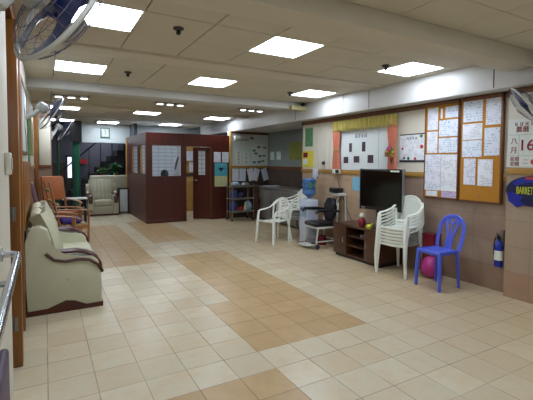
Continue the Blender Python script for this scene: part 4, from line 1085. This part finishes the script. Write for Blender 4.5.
# ------------------------------------------------------------------ notice boards
def cork(label, y0, y1, z0=1.03, z1=2.325):
    t = thing('cork_board', label, 'notice board', (XR, (y0+y1)/2, z0))
    h = (y1-y0)/2; H = z1-z0
    B('cork_panel', (-.035, -h+.015, .015), (-.02, h-.008, H-.03), 'cork', t)
    MB().box((-.045, -h, 0), (0, -h+.022, H), .003).box((-.045, h-.012, 0), (0, h, H), .003).box((-.045, -h, H-.045), (0, h, H), .003).box((-.04, -h, 0), (0, h, .02), .003).build('frame', 'brown', t)
    return t
cork('left mustard cork board with brown frame, next to the handwritten poster', 3.195, 3.72)
c2 = cork('right mustard cork board with brown frame, next to the pilaster', 2.645, 3.185)
MB().tube([(-.036, .0, .09), (-.045, .0, .09)], .008).build('knob', 'silver', c2)
G3 = 'notices on the left cork board'; G4 = 'notices on the right cork board'
XB = XR-.0355; PT = .002
def note(label, y0, y1, z0, z1, m, g_, k=0):
    x = XB-.0015-k*.004
    sheet(label, (x-PT, y0, z0), (x, y1, z1), m, 'paper', g_)
note('upper left tall notice on the left cork board', 3.515, 3.675, 1.955, 2.255, PM[0], G3)
note('small top right notice on the left cork board', 3.215, 3.405, 2.10, 2.245, PM[1], G3)
note('narrow white slip left of the small top right notice', 3.445, 3.475, 2.10, 2.23, PM[2], G3)
note('second left notice below the tall one on the left cork board', 3.515, 3.68, 1.645, 1.935, PM[2], G3)
note('wide notice under the small top right one on the left cork board', 3.215, 3.495, 1.86, 2.075, PM[3], G3)
note('wide notice with blue sketches in the middle of the left cork board', 3.215, 3.495, 1.645, 1.84, PM[3], G3)
note('large lower left typed sheet on the left cork board', 3.455, 3.70, 1.14, 1.625, PM[0], G3, 1)
note('large lower right typed sheet on the left cork board', 3.205, 3.45, 1.14, 1.622, PM[2], G3, 1)
note('thin white strip at the bottom left of the left cork board', 3.50, 3.68, 1.06, 1.13, PM[2], G3)
note('pinkish strip at the bottom right of the left cork board', 3.215, 3.44, 1.055, 1.135, paper('pinkish_notice', '#c9b9d8', '#5a3c7a', .6), G3)
note('patterned notice at the top left of the right cork board', 2.895, 3.145, 2.02, 2.275, PM[1], G4)
note('tall notice at the top right of the right cork board', 2.675, 2.855, 1.965, 2.275, PM[0], G4)
note('second left notice on the right cork board', 2.895, 3.15, 1.80, 1.995, PM[2], G4)
note('third left notice with a small blue mark on the right cork board', 2.895, 3.15, 1.585, 1.79, PM[3], G4)
note('tall middle right notice on the right cork board', 2.68, 2.865, 1.60, 1.93, PM[1], G4)
note('bottom left pinned sheet on the right cork board', 2.965, 3.12, 1.24, 1.565, PM[0], G4, 1)
note('bottom right pinned sheet on the right cork board', 2.75, 2.935, 1.235, 1.555, PM[2], G4, 1)

# ------------------------------------------------------------------ calendar, sign, extinguisher
XP = 4.54
t = thing('wall_calendar', 'large date calendar with a red number 16 on the pilaster', 'calendar', (XP, 2.26, 1.435))
B('sheet', (-.008, -.26, .03), (-.001, .285, .56), 'cal', t)
def cn(nm, s, size, y, z, m='red_ink', dep=.001): return text_mesh(nm, s, size, m, t, Matrix.Translation((-.010, y, z)) @ FACE_L, dep)
cn('month', '八', .08, .215, .315); cn('month', '月', .08, .215, .215)
cn('date_number', '16', .17, .085, .265, dep=.004)
cn('weekday', '星期', .05, .205, .12); cn('weekday', '星期', .05, .205, .065); cn('weekday', '二', .06, .09, .09)
cn('lunar_date', '農曆', .07, .13, .44)
mb = MB()
for k in range(5): strokes(mb, .195-.055*k, .50, .04, lambda u, v, d: (-.008-d, u, v), 60+k)
mb.build('heading', 'red_ink', t, smooth=0)
MB().box((-.009, -.25, .385), (-.0075, .27, .388)).box((-.009, -.25, .155), (-.0075, .27, .158)).box((-.009, .162, .035), (-.0075, .165, .385)).build('rules', 'grey_line', t)
MB().lathe([(0, 0), (.03, 0), (.03, .002), (0, .002)], 20, mat=Matrix.Translation((-.008, .01, .09)) @ Matrix.Rotation(-PI/2, 4, 'Y')).build('red_dot', 'sign_red', t)
t = thing('oval_sign', 'blue oval advertising sign with yellow letters on the pilaster below the calendar', 'sign', (XP, 2.26, 1.21))
el = [(.285*math.cos(2*PI*k/40), .165*math.sin(2*PI*k/40)) for k in range(40)]
MB().prism(el, 0, -.012, -.001).build('panel', 'sign_navy', t)
el2 = [(.265*math.cos(PI*.18+PI*.74*k/30), .15*math.sin(PI*.18+PI*.74*k/30)) for k in range(31)]+[(.20*math.cos(PI*.92-PI*.74*k/30), .095*math.sin(PI*.92-PI*.74*k/30)) for k in range(31)]
MB().prism(el2, 0, -.015, -.012).build('band', 'sign_blue', t)
MB().prism([(.27, -.03), (.22, -.02), (.10, -.07), (.12, -.11), (.08, -.15), (.16, -.185), (.25, -.12)], 0, -.02, -.012).build('swoosh', 'sign_blue', t)
B('red_band', (-.016, -.25, .125), (-.011, .08, .15), 'sign_red', t, .001)
text_mesh('lettering', 'BARRETT', .115, 'sign_yellow', t, Matrix.Translation((-.017, .07, .0)) @ FACE_L @ Matrix.Diagonal((.42, 1, 1, 1)), .003)
t = thing('fire_extinguisher', 'blue fire extinguisher with white label hanging beside the pilaster', 'fire extinguisher', (XR-.075, 2.63, .31))
MB().lathe([(0, 0), (.04, 0), (.045, .015), (.045, .24), (.035, .28), (.018, .30), (.018, .315), (0, .315)], 20).build('cylinder', 'ext_blue', t)
MB().lathe([(.0455, .08), (.0465, .08), (.0465, .19), (.0455, .19)], 20).build('label', 'white_pl', t)
MB().box((-.012, -.02, .315), (.012, .02, .35), .004).tube([(0, 0, .345), (-.045, 0, .37)], .006).tube([(0, 0, .36), (-.05, 0, .395)], .006).build('valve', 'black', t)
MB().tube([(0, .01, .34), (.03, .06, .33), (.03, .075, .25), (.02, .07, .12)], .007).build('hose', 'black', t)
B('bracket', (.05, -.02, .2), (.075, .02, .42), 'steel', t)

# ------------------------------------------------------------------ camera, world, exposure
cam = bpy.data.cameras.new('camera'); co = bpy.data.objects.new('camera', cam); COL.objects.link(co); scn.camera = co
pit, roll, yaw = math.radians(2.517), math.radians(.343), math.radians(29.354)
fwd = Vector((math.sin(yaw)*math.cos(pit), math.cos(yaw)*math.cos(pit), -math.sin(pit)))
right = Vector((math.cos(yaw), -math.sin(yaw), 0)); up = right.cross(fwd)
r2 = right*math.cos(roll)+up*math.sin(roll); u2 = -right*math.sin(roll)+up*math.cos(roll)
mw = Matrix(((r2.x, u2.x, -fwd.x, 0), (r2.y, u2.y, -fwd.y, 0), (r2.z, u2.z, -fwd.z, 1.5), (0, 0, 0, 1)))
co.matrix_world = mw
cam.sensor_fit = 'HORIZONTAL'; cam.sensor_width = 36; cam.lens = 394.5/533*36
cam.shift_y = -20/533; cam.clip_start = .02; cam.clip_end = 60
w = bpy.data.worlds.new('world'); scn.world = w; w.use_nodes = True
w.node_tree.nodes['Background'].inputs[0].default_value = (.6, .7, .9, 1); w.node_tree.nodes['Background'].inputs[1].default_value = .05
vs = scn.view_settings; vs.view_transform = 'Standard'; vs.look = 'None'; vs.gamma = 1; vs.use_curve_mapping = False; vs.exposure = 0.2
